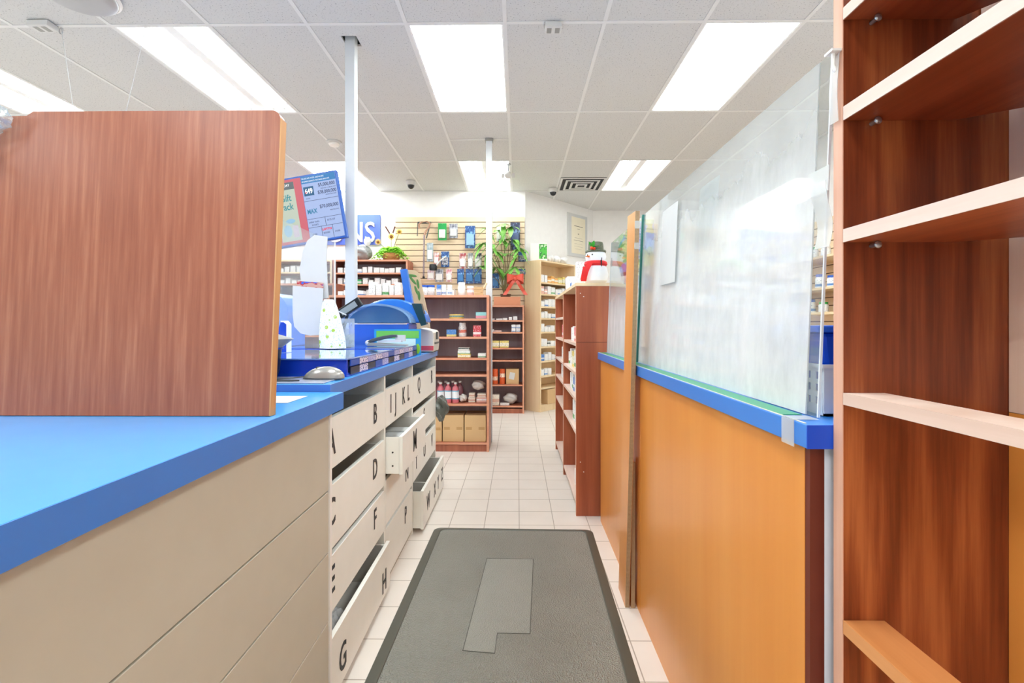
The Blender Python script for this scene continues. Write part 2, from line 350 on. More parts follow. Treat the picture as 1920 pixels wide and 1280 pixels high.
# ------------------------------------------------------------------ ceiling lights
M_tube = mat('fluorescent_tube_glow', 'fbfdff', emit=LAMP * 1.5)
M_tube.node_tree.nodes['Principled BSDF'].inputs['Emission Color'].default_value = lin('f3fafa')
M_pan = mat('white_reflector', 'fafafa', .35)
def diffuser_mat():
    m, N, L, b = new_mat('lit_diffuser')
    b.inputs['Base Color'].default_value = lin('ffffff')
    b.inputs['Emission Color'].default_value = lin('f3fafa'); b.inputs['Emission Strength'].default_value = LAMP
    return m
M_diff = diffuser_mat()
where = {(-7, 0): 'far left by the left frame edge', (-4, 0): 'above the brown board', (-1, 0): 'straight ahead, left of the aisle centre', (2, 0): 'over the orange-panelled counter',
         (-7, 2): 'far left, hidden behind the brown board', (-4, 2): 'behind the tilted lottery screen', (-1, 2): 'crossed by the thin white post', (2, 2): 'beside the square air vent'}
for (i, j), k in LIGHTS.items():
    x0, x1, y0, y1 = cell(i, j); lb = where.get((i, j))
    lab = ('lit ceiling light with %s, %s' % ('bare fluorescent tubes' if k == 't' else 'white diffuser', lb)) if lb else 'lit ceiling light panel behind the camera, %s of four across, %s row' % ({-7: 'leftmost', -4: 'second', -1: 'third', 2: 'rightmost'}[i], {-2: 'nearer', -4: 'farther'}.get(j, 'same'))
    t = thing('ceiling_light', lab, 'ceiling light', ((x0 + x1) / 2, (y0 + y1) / 2, CZ - .004), group='recessed ceiling lights')
    fr = MB(); e = .012
    for q in ((x0 + e, x0 + e + .01, y0 + e, y1 - e), (x1 - e - .01, x1 - e, y0 + e, y1 - e), (x0 + e + .01, x1 - e - .01, y0 + e, y0 + e + .01), (x0 + e + .01, x1 - e - .01, y1 - e - .01, y1 - e)): fr.box(*q, CZ - .002, CZ + .07)
    fr.build('frame', M_pan, t)
    if k == 'd':
        B(x0 + e + .01, x1 - e - .01, y0 + e + .01, y1 - e - .01, CZ + .002, CZ + .008).build('diffuser', M_diff, t)
    else:
        p = B(x0 + e + .01, x1 - e - .01, y0 + e + .01, y1 - e - .01, CZ + .062, CZ + .07)
        cx = (x0 + x1) / 2
        p.prism([(cx - .05, CZ + .062), (cx - .035, CZ + .03), (cx + .035, CZ + .03), (cx + .05, CZ + .062)], y0 + .03, y1 - .03, 'Y')
        p.build('reflector', M_pan, t)
        for dx in (-.2, -.1, .1, .2):
            tb = MB().tube([(cx + dx, y0 + .06, CZ + .035), (cx + dx, y1 - .06, CZ + .035)], .013, 10).build('fluorescent_tube', M_tube, t)
            MB().box(cx + dx - .012, cx + dx + .012, y1 - .06, y1 - .035, CZ + .015, CZ + .06).build('lamp_holder', M_lgrey, tb)

# ------------------------------------------------------------------ ceiling fittings
def cctv(px, Y, label):
    x = PX(px, Y); t = thing('dome_camera', label, 'security camera', (x, Y, CZ - .004), group='dome security cameras')
    MB().lathe([(.065, 0), (.065, -.03), (.058, -.05)], (x, Y, CZ - .005), 20).build('housing', M_lgrey, t)
    MB().ell((x, Y, CZ - .052), .045, .045, .05, 18, M=T(x, Y, CZ - .052) @ Matrix.Rotation(PI, 4, 'X') @ T(-x, -Y, -CZ + .052), lo=0).build('dome', mat('smoked_dome', '26282c', .12), t)
cctv(770, 6.15, 'small white dome camera with smoked glass, above the slatted wall')
cctv(1037, 6.5, 'small white dome camera with smoked glass, left of the square air vent')
x = PX(953, 5.5); t = thing('hanging_camera', 'small white motion camera hanging on a short stem beside the thin post', 'security camera', (x, 5.5, CZ - .004))
MB().lathe([(.03, -.005), (.03, -.015)], (x, 5.5, CZ), 14).tube([(x, 5.5, CZ - .01), (x, 5.5, CZ - .1)], .008).build('stem', M_metal, t)
MB().ell((x, 5.48, CZ - .135), .045, .05, .04, 16, 0).build('camera_head', M_lgrey, t)
for s in (-1, 1): MB().box(x + s * .06 - .015, x + s * .06 + .015, 5.47, 5.49, CZ - .17, CZ - .12).build('visor', M_lgrey, t)
x = PX(625, 4.81); t = thing('smoke_detector', 'round white smoke detector on the ceiling left of the large post', 'smoke detector', (x, 4.81, CZ - .004))
MB().lathe([(.075, -.001), (.075, -.015), (.055, -.02)], (x, 4.81, CZ), 24).build('base_plate', M_lgrey, t)
MB().lathe([(.05, -.02), (.055, -.03), (.045, -.045), (.02, -.05)], (x, 4.81, CZ), 24).build('sensor_head', M_white, t)
for px, Y, wd, lb in ((72, 2.9, .13, 'flat white sensor box with two vents on the ceiling at far left'), (1037, 2.95, .1, 'small white sensor box with two vents on the ceiling, top centre')):
    x = PX(px, Y); t = thing('ceiling_sensor', lb, 'sensor', (x, Y, CZ - .01))
    B(x - wd / 2, x + wd / 2, Y - .045, Y + .03, CZ - .04, CZ - .005).build('housing', M_lgrey, t, .004)
    for s in (-1, 1): B(x + s * .025 - .014, x + s * .025 + .014, Y - .03, Y + .02, CZ - .0415, CZ - .039).build('vent', M_grey, t)
# square air diffuser
vx0, vx1, vy0, vy1 = .55, 1.13, 6.02, 6.6
t = thing('air_vent', 'square ceiling air vent of nested silver louvres before the angled wall', 'air vent', ((vx0 + vx1) / 2, (vy0 + vy1) / 2, CZ - .03))
B(vx0, vx1, vy0, vy1, CZ - .006, CZ - .001).build('backing', mat('vent_dark', '2d2f31', .7), t)
for k in range(4):
    a = k * .072; q = MB(); X0, X1, Y0, Y1 = vx0 + a, vx1 - a, vy0 + a, vy1 - a; wv = .028; z0, z1 = CZ - .012 - k * .006, CZ - .007 - k * .005
    for r in ((X0, X1, Y0, Y0 + wv), (X0, X1, Y1 - wv, Y1), (X0, X0 + wv, Y0 + wv, Y1 - wv), (X1 - wv, X1, Y0 + wv, Y1 - wv)): q.box(*r, z0, z1 + .002)
    q.build('louvre', M_lgrey, t)
# round grey ceiling mirror (top left)
x, ym = -2.43, 2.61; t = thing('ceiling_mirror', 'grey convex security mirror on the ceiling, cut by the top frame edge', 'mirror', (x, ym, CZ - .05))
MB().lathe([(.18, -.001), (.195, -.018), (.182, -.03)], (x, ym, CZ), 36).build('rim', M_white, t)
MB().ell((x, ym, CZ - .03), .178, .178, .04, 32, M=T(x, ym, CZ - .03) @ Matrix.Rotation(PI, 4, 'X') @ T(-x, -ym, -CZ + .03), lo=0).build('dome', mat('mirror_dome', 'b4b4b6', .35, metal=.3), t)
# hanging strings and their sign, mostly behind the brown board
t = thing('hanging_sign', 'white sign hung from two ceiling strings, hidden behind the brown board', 'sign', (-2.58, 2.93, 2.1))
for a, b_ in ((-2.83, -2.74), (-2.30, -2.44)): MB().tube([(a, 2.93, CZ - .01), (b_, 2.93, 2.42)], .0018, 6).build('string', M_paper, t)
for a in (-2.83, -2.30): MB().tube([(a + .012 * math.cos(q), 2.93, CZ - .03 + .02 * math.sin(q)) for q in [k * .5 for k in range(13)]], .002, 6).build('hook', M_metal, t)
B(-2.8, -2.38, 2.925, 2.935, 2.12, 2.42).build('sign_panel', M_paper, t)

# ------------------------------------------------------------------ posts
t = thing('support_post', 'thick white square post rising from the blue counter into a ceiling hole', 'post', (-1.09, 3.12, .986))
B(-1.121, -1.057, 3.09, 3.15, .986, 3.2).build('shaft', M_alu, t, .004)
t = thing('support_post', 'thin white post behind the low dark shelf, in front of the slatted wall', 'post', (-.282, 4.76, 0))
B(-.312, -.25, 4.73, 4.79, 0, CZ).build('shaft', M_alu, t, .004)
B(-.32, -.242, 4.722, 4.798, CZ - .03, CZ - .006).build('collar', M_grey, t)

# ------------------------------------------------------------------ near blue counter and beige cabinet
ct = thing('countertop', 'bright blue countertop in the left foreground under the brown board', 'countertop', (-1.4, .5, .914))
B(-2.3, -.532, -.4, 1.448, .914, .964).build('slab', M_bluesheen, ct, .001)
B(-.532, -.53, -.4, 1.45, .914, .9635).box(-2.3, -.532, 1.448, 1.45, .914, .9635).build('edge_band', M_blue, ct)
t = thing('cabinet', 'beige laminate base cabinet under the near blue countertop', 'cabinet', (-1.2, .5, 0))
B(-2.2, -.568, -.4, 1.395, .04, .913).build('carcass', M_beige, t)
for z0, z1 in ((.687, .905), (.508, .683), (.307, .504), (.06, .303)):
    B(-.567, -.55, -.4, 1.385, z0, z1).build('drawer_front', M_beige, t, .0015)
B(-.575, -.546, 1.387, 1.400, .0, .913).build('end_strip', M_white, t)
B(-.6, -.57, -.4, 1.39, 0, .04).build('kick_board', M_beige, t)

# far counter
ct = thing('countertop', 'farther blue countertop above the lettered white drawers', 'countertop', (-1.0, 2.4, .947))
B(-1.45, -.574, 1.454, 3.408, .947, .986).build('slab', M_bluesheen, ct, .001)
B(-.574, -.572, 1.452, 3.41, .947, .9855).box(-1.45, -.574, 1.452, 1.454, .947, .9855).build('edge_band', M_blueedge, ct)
YD = [1.402, 2.103, 2.658, 3.42]
def letter(par, ch, y, z, x, h=.08):
    MB().text(ch, h / .7, T(x + .0012, y, z) @ FACE_X @ Matrix.Diagonal((.75, 1, 1, 1)), bold=.0012).build('letter', M_ink, par)
def drawer(par, y0, y1, z0, z1, xf, letters, depth=.42):
    d = MB(); th = .016
    d.box(xf - th, xf, y0, y1, z0, z1)
    o = d.build('drawer', M_drawer, par, .001)
    s = MB(); zi = z1 - .012
    s.box(xf - depth, xf - th, y0 + .008, y0 + .02, z0 + .01, zi); s.box(xf - depth, xf - th, y1 - .02, y1 - .008, z0 + .01, zi)
    s.box(xf - depth, xf - depth + .012, y0 + .02, y1 - .02, z0 + .01, zi); s.box(xf - depth + .012, xf - th, y0 + .02, y1 - .02, z0 + .012, z0 + .02)
    s.build('drawer_box', M_inner, o)
    for ch, y, z, h in letters: letter(o, ch, y, z, xf, h)
    return o
cabs = []
for k, lb in enumerate(('white cabinet with four drawers lettered A to H, nearest the camera', 'white cabinet with drawers lettered I to P, its M drawer pulled open', 'white cabinet with drawers lettered Q to Z at the counter end')):
    y0, y1 = YD[k], YD[k + 1]; g = .001
    t = thing('drawer_cabinet', lb, 'cabinet', (-.9, (y0 + y1) / 2, 0), group='lettered drawer cabinets'); cabs.append(t)
    B(-1.1, -.586, y0 + g, y0 + .012, 0, .912 if k == 0 else .945).build('side_panel', M_drawer, t)
    B(-1.1, -.586, y1 - .012, y1 - g, 0, .945).build('side_panel', M_drawer, t)
    B(-1.1, -1.09, y0 + (.05 if k == 0 else .012), y1 - .012, .0, .945).build('back_panel', M_inner, t)
    B(-1.09, -.6, y0 + .012, y1 - .012, 0, .022).build('bottom_panel', M_drawer, t)
a = cabs[0]; y0, y1 = YD[0] + .014, YD[1] - .014
drawer(a, y0, y1, .714, .876, -.585, [('A', 1.496, .795, .085), ('B', 1.955, .80, .08)])
drawer(a, y0, y1, .462, .663, -.585, [('C', 1.496, .575, .085), ('D', 1.955, .575, .08)])
drawer(a, y0, y1, .262, .440, -.585, [('E', 1.500, .36, .085), ('F', 1.955, .368, .08)])
drawer(a, y0, y1, .03, .222, -.558, [('G', 1.520, .105, .085), ('H', 1.995, .09, .085)])
a = cabs[1]; y0, y1 = YD[1] + .014, YD[2] - .014
drawer(a, y0, y1, .71, .88, -.585, [('I', 2.20, .80, .085), ('J', 2.287, .795, .085), ('K', 2.447, .80, .085), ('L', 2.556, .80, .085)])
dm = drawer(a, y0, y1, .502, .672, -.51, [('M', 2.37, .59, .1)])
B(-.5865, -.527, y0 + .0035, y0 + .008, .505, .668).build('drawer_side', M_drawer, dm)
MB().lathe([(.004, 0), (.004, .001)], (0, 0, 0), 12, M=T(-.555, y0 + .0025, .6) @ FACE_Y).lathe([(.004, 0), (.004, .001)], (0, 0, 0), 12, M=T(-.555, y0 + .0025, .54) @ FACE_Y).build('screw_hole', M_ink, dm)
drawer(a, y0, y1, .275, .475, -.585, [('N', 2.52, .385, .085)])
drawer(a, y0, y1, .03, .258, -.585, [('P', 2.49, .172, .085)])
a = cabs[2]; y0, y1 = YD[2] + .014, YD[3] - .014
drawer(a, y0, y1, .70, .874, -.585, [('Q', 2.83, .81, .085), ('R', 3.25, .81, .085)])
drawer(a, y0, y1, .50, .66, -.585, [('S', 2.99, .60, .08)])
drawer(a, y0, y1, .28, .455, -.585, [('T', 2.757, .372, .08), ('U', 3.0, .375, .08), ('V', 3.26, .375, .08)])
dw = drawer(a, y0, y1, .02, .235, -.527, [('W', 2.82, .12, .09), ('X', 3.04, .115, .085), ('Y', 3.17, .115, .085), ('Z', 3.33, .12, .085)])
B(-.5865, -.543, y0 + .0035, y0 + .008, .025, .231).build('drawer_side', M_drawer, dw)
B(-.9, -.55, y0 + .25, y0 + .262, .04, .2).build('divider', M_inner, dw)
def crump(seed, amp):
    r = random.Random(seed); ph = [(r.uniform(2, 7), r.uniform(2, 7), r.uniform(2, 7), r.uniform(0, 6)) for _ in range(5)]
    ph2 = [(r.uniform(7, 16), r.uniform(7, 16), r.uniform(7, 16), r.uniform(0, 6)) for _ in range(5)]
    return lambda d: 1 + amp * (sum(math.sin(a * d[0] + b * d[1] + c * d[2] + p) for a, b, c, p in ph) / 3 + sum(.5 - abs(math.sin(a * d[0] + b * d[1] + c * d[2] + p)) for a, b, c, p in ph2) / 4.5)
M_poly = mat('cloudy_plastic_bag', 'e9e9ea', .25, alpha=.8)
tag(MB().ell((-.66, 1.62, .11), .07, .12, .06, 44, fn=crump(3, .2), k=30).build('plastic_bag', M_poly), 'white plastic bag lying inside the open drawer lettered G and H', 'bag')
for k, (dx, dy, rz) in enumerate(((0, 0, .2), (.01, .13, -.12), (-.01, .25, .05))):
    bb = B(-.06, .06, -.045, .045, 0, .10).build('paper_packet', M_paper, None, .004); bb.location = (-.62 + dx, 2.25 + dy, .5225); bb.rotation_euler = (0, 0, rz)
    tag(bb, '%s white paper packet in the open drawer lettered M' % ('nearest', 'middle', 'farthest')[k], 'packet', 'packets in the M drawer')

# ------------------------------------------------------------------ brown board on the near counter
bd = thing('wood_board', 'large reddish-brown wooden board standing upright on the near blue counter', 'board', (-.9, 1.06, .9655), local=True)
pts = []
x0, x1, z1, r = -.55, .345, .70, .02
pts = [(x0, 0), (x1, 0), (x1 + .008, z1 - r)] + [(x1 + .008 - r + r * math.cos(q), z1 - r + r * math.sin(q)) for q in [k * PI / 12 for k in range(1, 7)]]
pts += [(-.215 - .01, z1), (-.24, z1 - .01), (-.55, z1 - .02)]
MB().prism(pts, 0, .022, 'Y').build('panel', M_mahog, bd)
MB().prism([(x1 + .0005, 0), (x1 + .0035, 0), (x1 + .0115, z1 - r), (x1 + .0085, z1 - r)], -.0005, .0225, 'Y').build('edge_band', wood('tan_edge_band', 'c48a52', 'd8a36c', None, 'Z', .5), bd)
bd.rotation_euler = (math.radians(-3.0), 0, 0)
wrap = MB()
rr = random.Random(5); ph = [rr.uniform(0, 6) for _ in range(8)]
def wf(u, v):
    x = -.23 - .2 * v - .12 * (1 - u); z = .72 - .17 * v - .02 * u
    return (x + .012 * math.sin(9 * v + ph[0]) + .008 * math.sin(14 * u + ph[1]), -.006 - .012 * abs(math.sin(11 * u + 7 * v + ph[2])) - .006 * abs(math.sin(23 * v - 9 * u)), z + .01 * math.sin(12 * u + ph[3]))
wo = thing('plastic_wrap', 'crumpled clear plastic film over the top left corner of the brown board', 'plastic film', (-.9, 1.056, .9655), local=True)
MB().sheet(lambda u, v: (-.245 + .03 * math.sin(7 * v) * v - .13 * (1 - u) - .05 * v, -.008 - .014 * abs(math.sin(9 * u + 8 * v + ph[2])) - .008 * abs(math.sin(21 * v - 13 * u)), .702 - .135 * v + .008 * math.sin(12 * u)), 26, 34, .0004).build('film', acrylic('clear_film', .0, .3, scale=(14, 14, 14)), wo)
wo.rotation_euler = (math.radians(-3.0), 0, 0)
tag(B(-.79, -.6, 1.24, 1.36, .9645, .9652).build('paper_sheet', M_paper), 'white paper sheet lying on the near blue counter behind the board', 'paper')

# ------------------------------------------------------------------ things on the far counter
# mouse pad, mouse
pad = B(-.88, -.60, 1.47, 1.645, .9865, .9895).build('mouse_pad', [mat('pad_print', 'aeb6c8', .2)], None, .001); tag(pad, 'thin dark-edged glossy mouse pad at the near end of the far counter', 'mouse pad')
t = thing('computer_mouse', 'silver-grey computer mouse with cable on the thin pad', 'computer mouse', (-.645, 1.585, .99))
MB().ell((-.645, 1.585, .990), .068, .036, .040, 28, lo=0, fn=lambda d: 1 + .12 * d[0] * d[2]).build('shell', mat('silver_plastic', 'a9a7a0', .25, metal=.3), t)
MB().ell((-.645, 1.585, .9902), .0695, .0375, .016, 28, lo=0).build('base', M_dgrey, t)
MB().box(-.666, -.664, 1.572, 1.598, 1.02, 1.0292, 0).build('button_seam', M_black, t)
MB().tube([(-.713, 1.585, .996), (-.74, 1.57, .993), (-.79, 1.54, .993), (-.83, 1.53, .993), (-.80, 1.515, .993), (-.74, 1.51, .993), (-.69, 1.50, .993), (-.72, 1.49, .993), (-.78, 1.485, .993), (-.84, 1.50, .993)], .0022, 6).build('cable', M_dgrey, t)
# payment / scanner unit at left
t = thing('scanner_unit', 'black rounded counter unit with a grey pointed lid beside the brown board', 'scanner', (-.885, 1.57, .987))
MB().lathe([(.088, 0), (.098, .03), (.105, .105)], (-.895, 1.58, .987), 32, sy=.75).build('body', M_black, t)
MB().lathe([(.106, .105), (.145, .135), (.06, .16), (.02, .165)], (-.895, 1.58, .987), 32, sy=.7).build('lid', M_grey, t)
MB().lathe([(.109, .1), (.109, .106), (.1, .106)], (-.895, 1.58, .9872), 32, sy=.76).build('seam', M_navy, t)
MB().tube([(-.90 + .052 * math.cos(q), 1.62, 1.20 + .048 * math.sin(q)) for q in [-.9 + k * .35 for k in range(13)]], .009, 10).build('handle_loop', M_black, t)

# lottery ticket display case
M_glass = acrylic('case_glass', .02, .06)
t = thing('ticket_display_case', 'low royal blue display case with glass top along the counter', 'display case', (-.95, 2.24, .987))
CX0, CX1, CY0, CY1 = -1.34, -.592, 1.66, 2.82
B(CX0, CX1 - .004, CY0, CY1, .987, .998).build('base', M_navy, t)
B(CX0, CX1 - .004, CY0, CY0 + .012, .998, 1.045).build('front_panel', mat('case_blue', '1440c4', .12), t)
B(CX0, CX1 - .004, CY1 - .012, CY1, .998, 1.045).build('back_panel', M_navy, t)
B(CX0, CX0 + .012, CY0 + .012, CY1 - .012, .998, 1.045).build('side_panel', M_navy, t)
B(CX0 + .012, CX1 - .02, CY0 + .012, CY1 - .012, .998, 1.035).build('lining', mat('case_lining', '2d66d8', .4), t)
B(CX0, CX1 - .002, CY0 - .002, CY1, 1.0455, 1.0505).build('glass_top', mat('blue_glass_top', '6a9cec', .04, spec=1, coat=1), t)
B(CX0, CX1 - .002, 2.30, 2.312, 1.0507, 1.0525).build('joint_strip', M_navy, t)
n = 11
tk = [printed('ticket_a', 'b8b4dc', '5d5aa8', 7, .5, 'ece6f0'), printed('ticket_b', 'e6d8e0', '6f74b8', 6, .52, '30343e'), mat('ticket_dark', '1b2238', .3), mat('ticket_blue', '1f4fae', .3)]
for k in range(n):
    a = CY0 + .03 + k * (CY1 - CY0 - .05) / n; b_ = a + (CY1 - CY0 - .05) / n - .006
    B(CX1 - .0035, CX1, a, b_, 1.022, 1.044).build('ticket_strip', tk[k % 2 if k % 5 else 3], t)
    B(CX1 - .0035, CX1, a, b_, .992, 1.018).build('ticket_pocket', tk[(2, 1, 2, 3, 0)[k % 5]], t)

# clear shield with papers
sh = thing('counter_shield', 'clear acrylic shield with a slanted top, papers taped to it', 'acrylic shield', (-1.08, 2.36, 1.052))
MB().prism([(-1.33, 1.052), (-.905, 1.052), (-.905, 1.575), (-1.235, 1.72), (-1.33, 1.76)], 2.355, 2.359, 'Y').build('panel', acrylic('shield_acrylic', .03, .16), sh)
MB().box(-.906, -.902, 2.352, 2.362, 1.052, 1.575).build('polished_edge', mat('bright_edge', 'f2f6f8', .2, alpha=.7), sh)
def paper(px0, px1, py0, py1, Y, label, mt, bow=.01, taper=0.0, cat='paper', name='paper_sheet', rot=0):
    xa, xb = PX(px0, Y), PX(px1, Y); za, zb = PZ(py0, Y), PZ(py1, Y)
    def fn(u, v):
        ww = (xb - xa); xc = xa + ww * u + taper * v * (1 - u) * ww
        return (xc, Y - bow * math.sin(PI * u) - bow * v * v, za + (zb - za) * v - rot * (u - .5) - .012 * (v > .9) * (1 - u) * 0)
    return tag(MB().sheet(fn, 12, 16, .0012).build(name, mt), label, cat)
def curved(pts_px, Y, label, mt, cat='paper', name='paper_sheet', th=.003):
    p = [(PX(a, Y), PZ(b, Y)) for a, b in pts_px]
    return tag(MB().prism(p, Y - th, Y, 'Y').build(name, mt), label, cat)
curved([(588, 440), (613, 443), (611, 480), (613, 530), (615, 558), (598, 560), (580, 542), (563, 530), (560, 505), (566, 470), (575, 450)], 2.352, 'white curved paper sheet, upper one on the clear shield', M_paper)
curved([(547, 535), (605, 540), (602, 600), (600, 627), (580, 629), (562, 625), (550, 612), (547, 590)], 2.335, 'white paper sheet, lower one on the clear shield', M_paper)
curved([(555, 526), (605, 530), (605, 545), (555, 538)], 2.345, 'red and blue edged leaflet strip between the two white papers', printed('strip_print', 'c79a8e', 'b0303c', 3, .5, '2a58c8'), 'leaflet', 'leaflet')
# flowered gift bag
t = thing('gift_bag', 'white gift bag printed with small green flowers beside the papers', 'gift bag', (PX(621, 2.3), 2.3, 1.052))
def gb_fn(sgn):
    def fn(u, v):
        wtop, wbot = .022, .064; ww = wtop + (wbot - wtop) * min(1, (v * 1.25)) ** .6
        cx = PX(615, 2.3) + .02 * v; return (cx + (u - .5) * 2 * ww, 2.3 + sgn * .03 * math.sin(PI * u) * (.25 + .75 * v), 1.29 - .236 * v)
    return fn
def flower_mat():
    m, N, L, b = new_mat('green_flower_print'); tc = N.new('ShaderNodeTexCoord')
    vo = N.new('ShaderNodeTexVoronoi'); vo.inputs['Scale'].default_value = 26; L.new(tc.outputs['Object'], vo.inputs['Vector'])
    cr = N.new('ShaderNodeValToRGB'); cr.color_ramp.interpolation = 'CONSTANT'; e = cr.color_ramp.elements; e[0].color = lin('a9c93c'); e[1].position = .24; e[1].color = lin('f2f5ee'); L.new(vo.outputs['Distance'], cr.inputs[0])
    n = N.new('ShaderNodeTexNoise'); n.inputs['Scale'].default_value = 160; L.new(tc.outputs['Object'], n.inputs['Vector'])
    g = N.new('ShaderNodeMath'); g.operation = 'GREATER_THAN'; g.inputs[1].default_value = .6; L.new(n.outputs['Fac'], g.inputs[0])
    mx = N.new('ShaderNodeMix'); mx.data_type = 'RGBA'; L.new(g.outputs[0], mx.inputs[0]); L.new(cr.outputs[0], mx.inputs[6]); mx.inputs[7].default_value = lin('c3cfc0'); L.new(mx.outputs[2], b.inputs['Base Color']); return m
MB().sheet(gb_fn(-1), 14, 18, .001).sheet(gb_fn(1), 14, 18, .001).build('bag_body', flower_mat(), t)
MB().tube([(PX(612, 2.3), 2.3, 1.285), (PX(628, 2.3), 2.3, 1.24), (PX(648, 2.3), 2.3, 1.215)], .003, 6).build('handle_cord', M_paper, t)
# leaflet holder with white card
t = thing('leaflet_holder', 'small clear holder with a white card in front of the blue lottery machine', 'leaflet holder', (PX(650, 2.45), 2.45, 1.052))
B(PX(633, 2.45), PX(664, 2.45), 2.445, 2.448, 1.052, PZ(597, 2.45)).build('holder', acrylic('holder_plastic', .2, .35), t)
B(PX(637, 2.45), PX(663, 2.45), 2.45, 2.452, 1.052, PZ(627, 2.45)).build('card', M_paper, t)
# blue wedge sign stand and round blue housing at left
t = thing('sign_stand', 'blue wedge-shaped counter stand with a white edge, by the grey lid', 'stand', (-1.0, 2.0, 1.052))
MB().prism([(PX(503, 2.0), 1.052), (PX(535, 2.0), 1.052), (PX(535, 2.0), PZ(608, 2.0)), (PX(530, 2.0), PZ(604, 2.0)), (PX(524, 2.0), PZ(604, 2.0))], 2.0, 2.03, 'Y').build('wedge', M_navy, t)
MB().prism([(PX(535, 2.0), 1.052), (PX(538, 2.0), 1.052), (PX(538, 2.0), PZ(608, 2.0)), (PX(532, 2.0), PZ(601, 2.0)), (PX(524, 2.0), PZ(601, 2.0)), (PX(524, 2.0), PZ(604, 2.0)), (PX(530, 2.0), PZ(604, 2.0)), (PX(535, 2.0), PZ(608, 2.0))], 1.998, 2.03, 'Y').build('white_edge', M_white, t)
t = thing('ticket_checker', 'pale blue rounded ticket machine behind the clear shield', 'ticket machine', (PX(503, 2.55), 2.55, 1.052))
MB().prism([(PX(503 + 36 * math.cos(q), 2.55), PZ(590 - 42 * math.sin(q), 2.55)) for q in [k * PI / 14 for k in range(15)]] + [(PX(467, 2.55), 1.052), (PX(539, 2.55), 1.052)], 2.55, 2.75, 'Y').build('housing', mat('pale_blue_plastic', '5b93ea', .3), t, .004)
for k in range(4): B(PX(500, 2.55), PX(515 - k, 2.55), 2.548, 2.5495, PZ(566 + k * 8, 2.55), PZ(562 + k * 8, 2.55)).build('print_line', M_paper, t)

# blue lottery machine
t = thing('lottery_machine', 'large blue lottery terminal with a clear domed cover', 'lottery terminal', (-.83, 3.0, .987))
B(-1.02, -.655, 2.87, 3.10, .987, PZ(606, 2.87)).build('body', mat('terminal_blue', '2e66d0', .25), t, .006)
def arch(cx, cz, rx, rz, y0, y1, n=18): return [(cx + rx * math.cos(q), cz + rz * math.sin(q)) for q in [k * PI / n for k in range(n + 1)]]
MB().prism(arch(-.79, 1.18, .225, .15, 0, 0), 2.98, 3.12, 'Y').build('hood', mat('hood_blue', '2f78d6', .2), t, .01)
MB().prism([(-.66, 1.30), (-.60, 1.30), (-.565, 1.17), (-.60, 1.16)], 2.97, 3.02, 'Y').build('hood_end', mat('teal_black', '12414f', .25), t)
A = arch(-.85, 1.18, .215, .115, 0, 0); A2 = arch(-.85, 1.18, .203, .103, 0, 0)
MB().prism(A + A2[::-1], 2.86, 2.98, 'Y').build('dome_cover', mat('dome_plastic', '9cc4e4', .08, alpha=.55), t)
MB().prism(A2, 2.965, 2.975, 'Y').build('dome_back', mat('dome_inside', '5b8fb4', .15), t)
B(-.99, -.665, 2.866, 2.8695, 1.17, 1.176).build('lid_line', M_lgrey, t)
# card terminal
t = thing('card_terminal', 'grey card payment terminal tilted on its stand behind the gift bag', 'card terminal', (-.92, 2.64, 1.052))
Mt = T(PX(655, 2.6), 2.6, PZ(577, 2.6)) @ Matrix.Rotation(math.radians(-33), 4, 'Y')
MB().box(-.07, .07, -.012, .012, -.026, .026, 0, Mt).build('housing', M_black, t, .004)
MB().box(-.052, .045, -.0135, -.0122, -.016, .016, 0, Mt).build('display', mat('lcd_grey', '9aa3a6', .2), t)
MB().tube([(PX(650, 2.6), 2.61, PZ(585, 2.6)), (PX(640, 2.6), 2.63, 1.15), (PX(640, 2.6), 2.64, 1.06)], .008, 8).lathe([(.035, 0), (.035, .008)], (PX(640, 2.6), 2.64, 1.0525), 16).build('stand', M_black, t)
# tilted blue screen seen edge-on
t = thing('customer_screen', 'slim blue customer screen seen edge-on, leaning on a dark arm', 'screen', (-.66, 3.12, .987))
MB().prism([(PX(749, 3.12), PZ(505, 3.12)), (PX(761, 3.12), PZ(503, 3.12)), (PX(779, 3.12), PZ(603, 3.12)), (PX(765, 3.12), PZ(606, 3.12))], 3.125, 3.17, 'Y').build('panel', mat('screen_side_blue', '3674cc', .25), t, .002)
MB().tube([(PX(772, 3.15), 3.185, PZ(600, 3.15)), (PX(777, 3.15), 3.16, PZ(615, 3.15)), (PX(776, 3.15), 3.2, 1.10), (PX(776, 3.15), 3.2, .992)], .014, 8).build('arm', M_dgrey, t)
MB().box(-.76, -.66, 3.15, 3.25, .987, .997).build('foot', M_dgrey, t)
# cardboard display with leaf print
t = thing('cardboard_display', 'tan cardboard panel with a green leaf print behind the blue screen', 'display board', (-.66, 3.38, .987))
MB().prism([(-.745, .987), (-.60, .987), (PX(804, 3.37), PZ(600, 3.37)), (PX(785, 3.37), PZ(513, 3.37)), (PX(778, 3.37), PZ(506, 3.37)), (PX(758, 3.37), PZ(505, 3.37))], 3.375, 3.39, 'Y').build('panel', mat('tan_board', 'cdb28c', .6), t)
for a in ((764, 512, 30), (774, 522, 50), (780, 540, 70), (783, 528, 80), (772, 512, 10), (785, 550, 85)):
    MB().ell((0, 0, 0), .035, .0015, .009, 12, M=T(PX(a[0], 3.37), 3.3735, PZ(a[1] + 4, 3.37)) @ Matrix.Rotation(math.radians(a[2]), 4, 'Y')).build('leaf_print', mat('leaf_dark', '4f7f3a', .5), t)
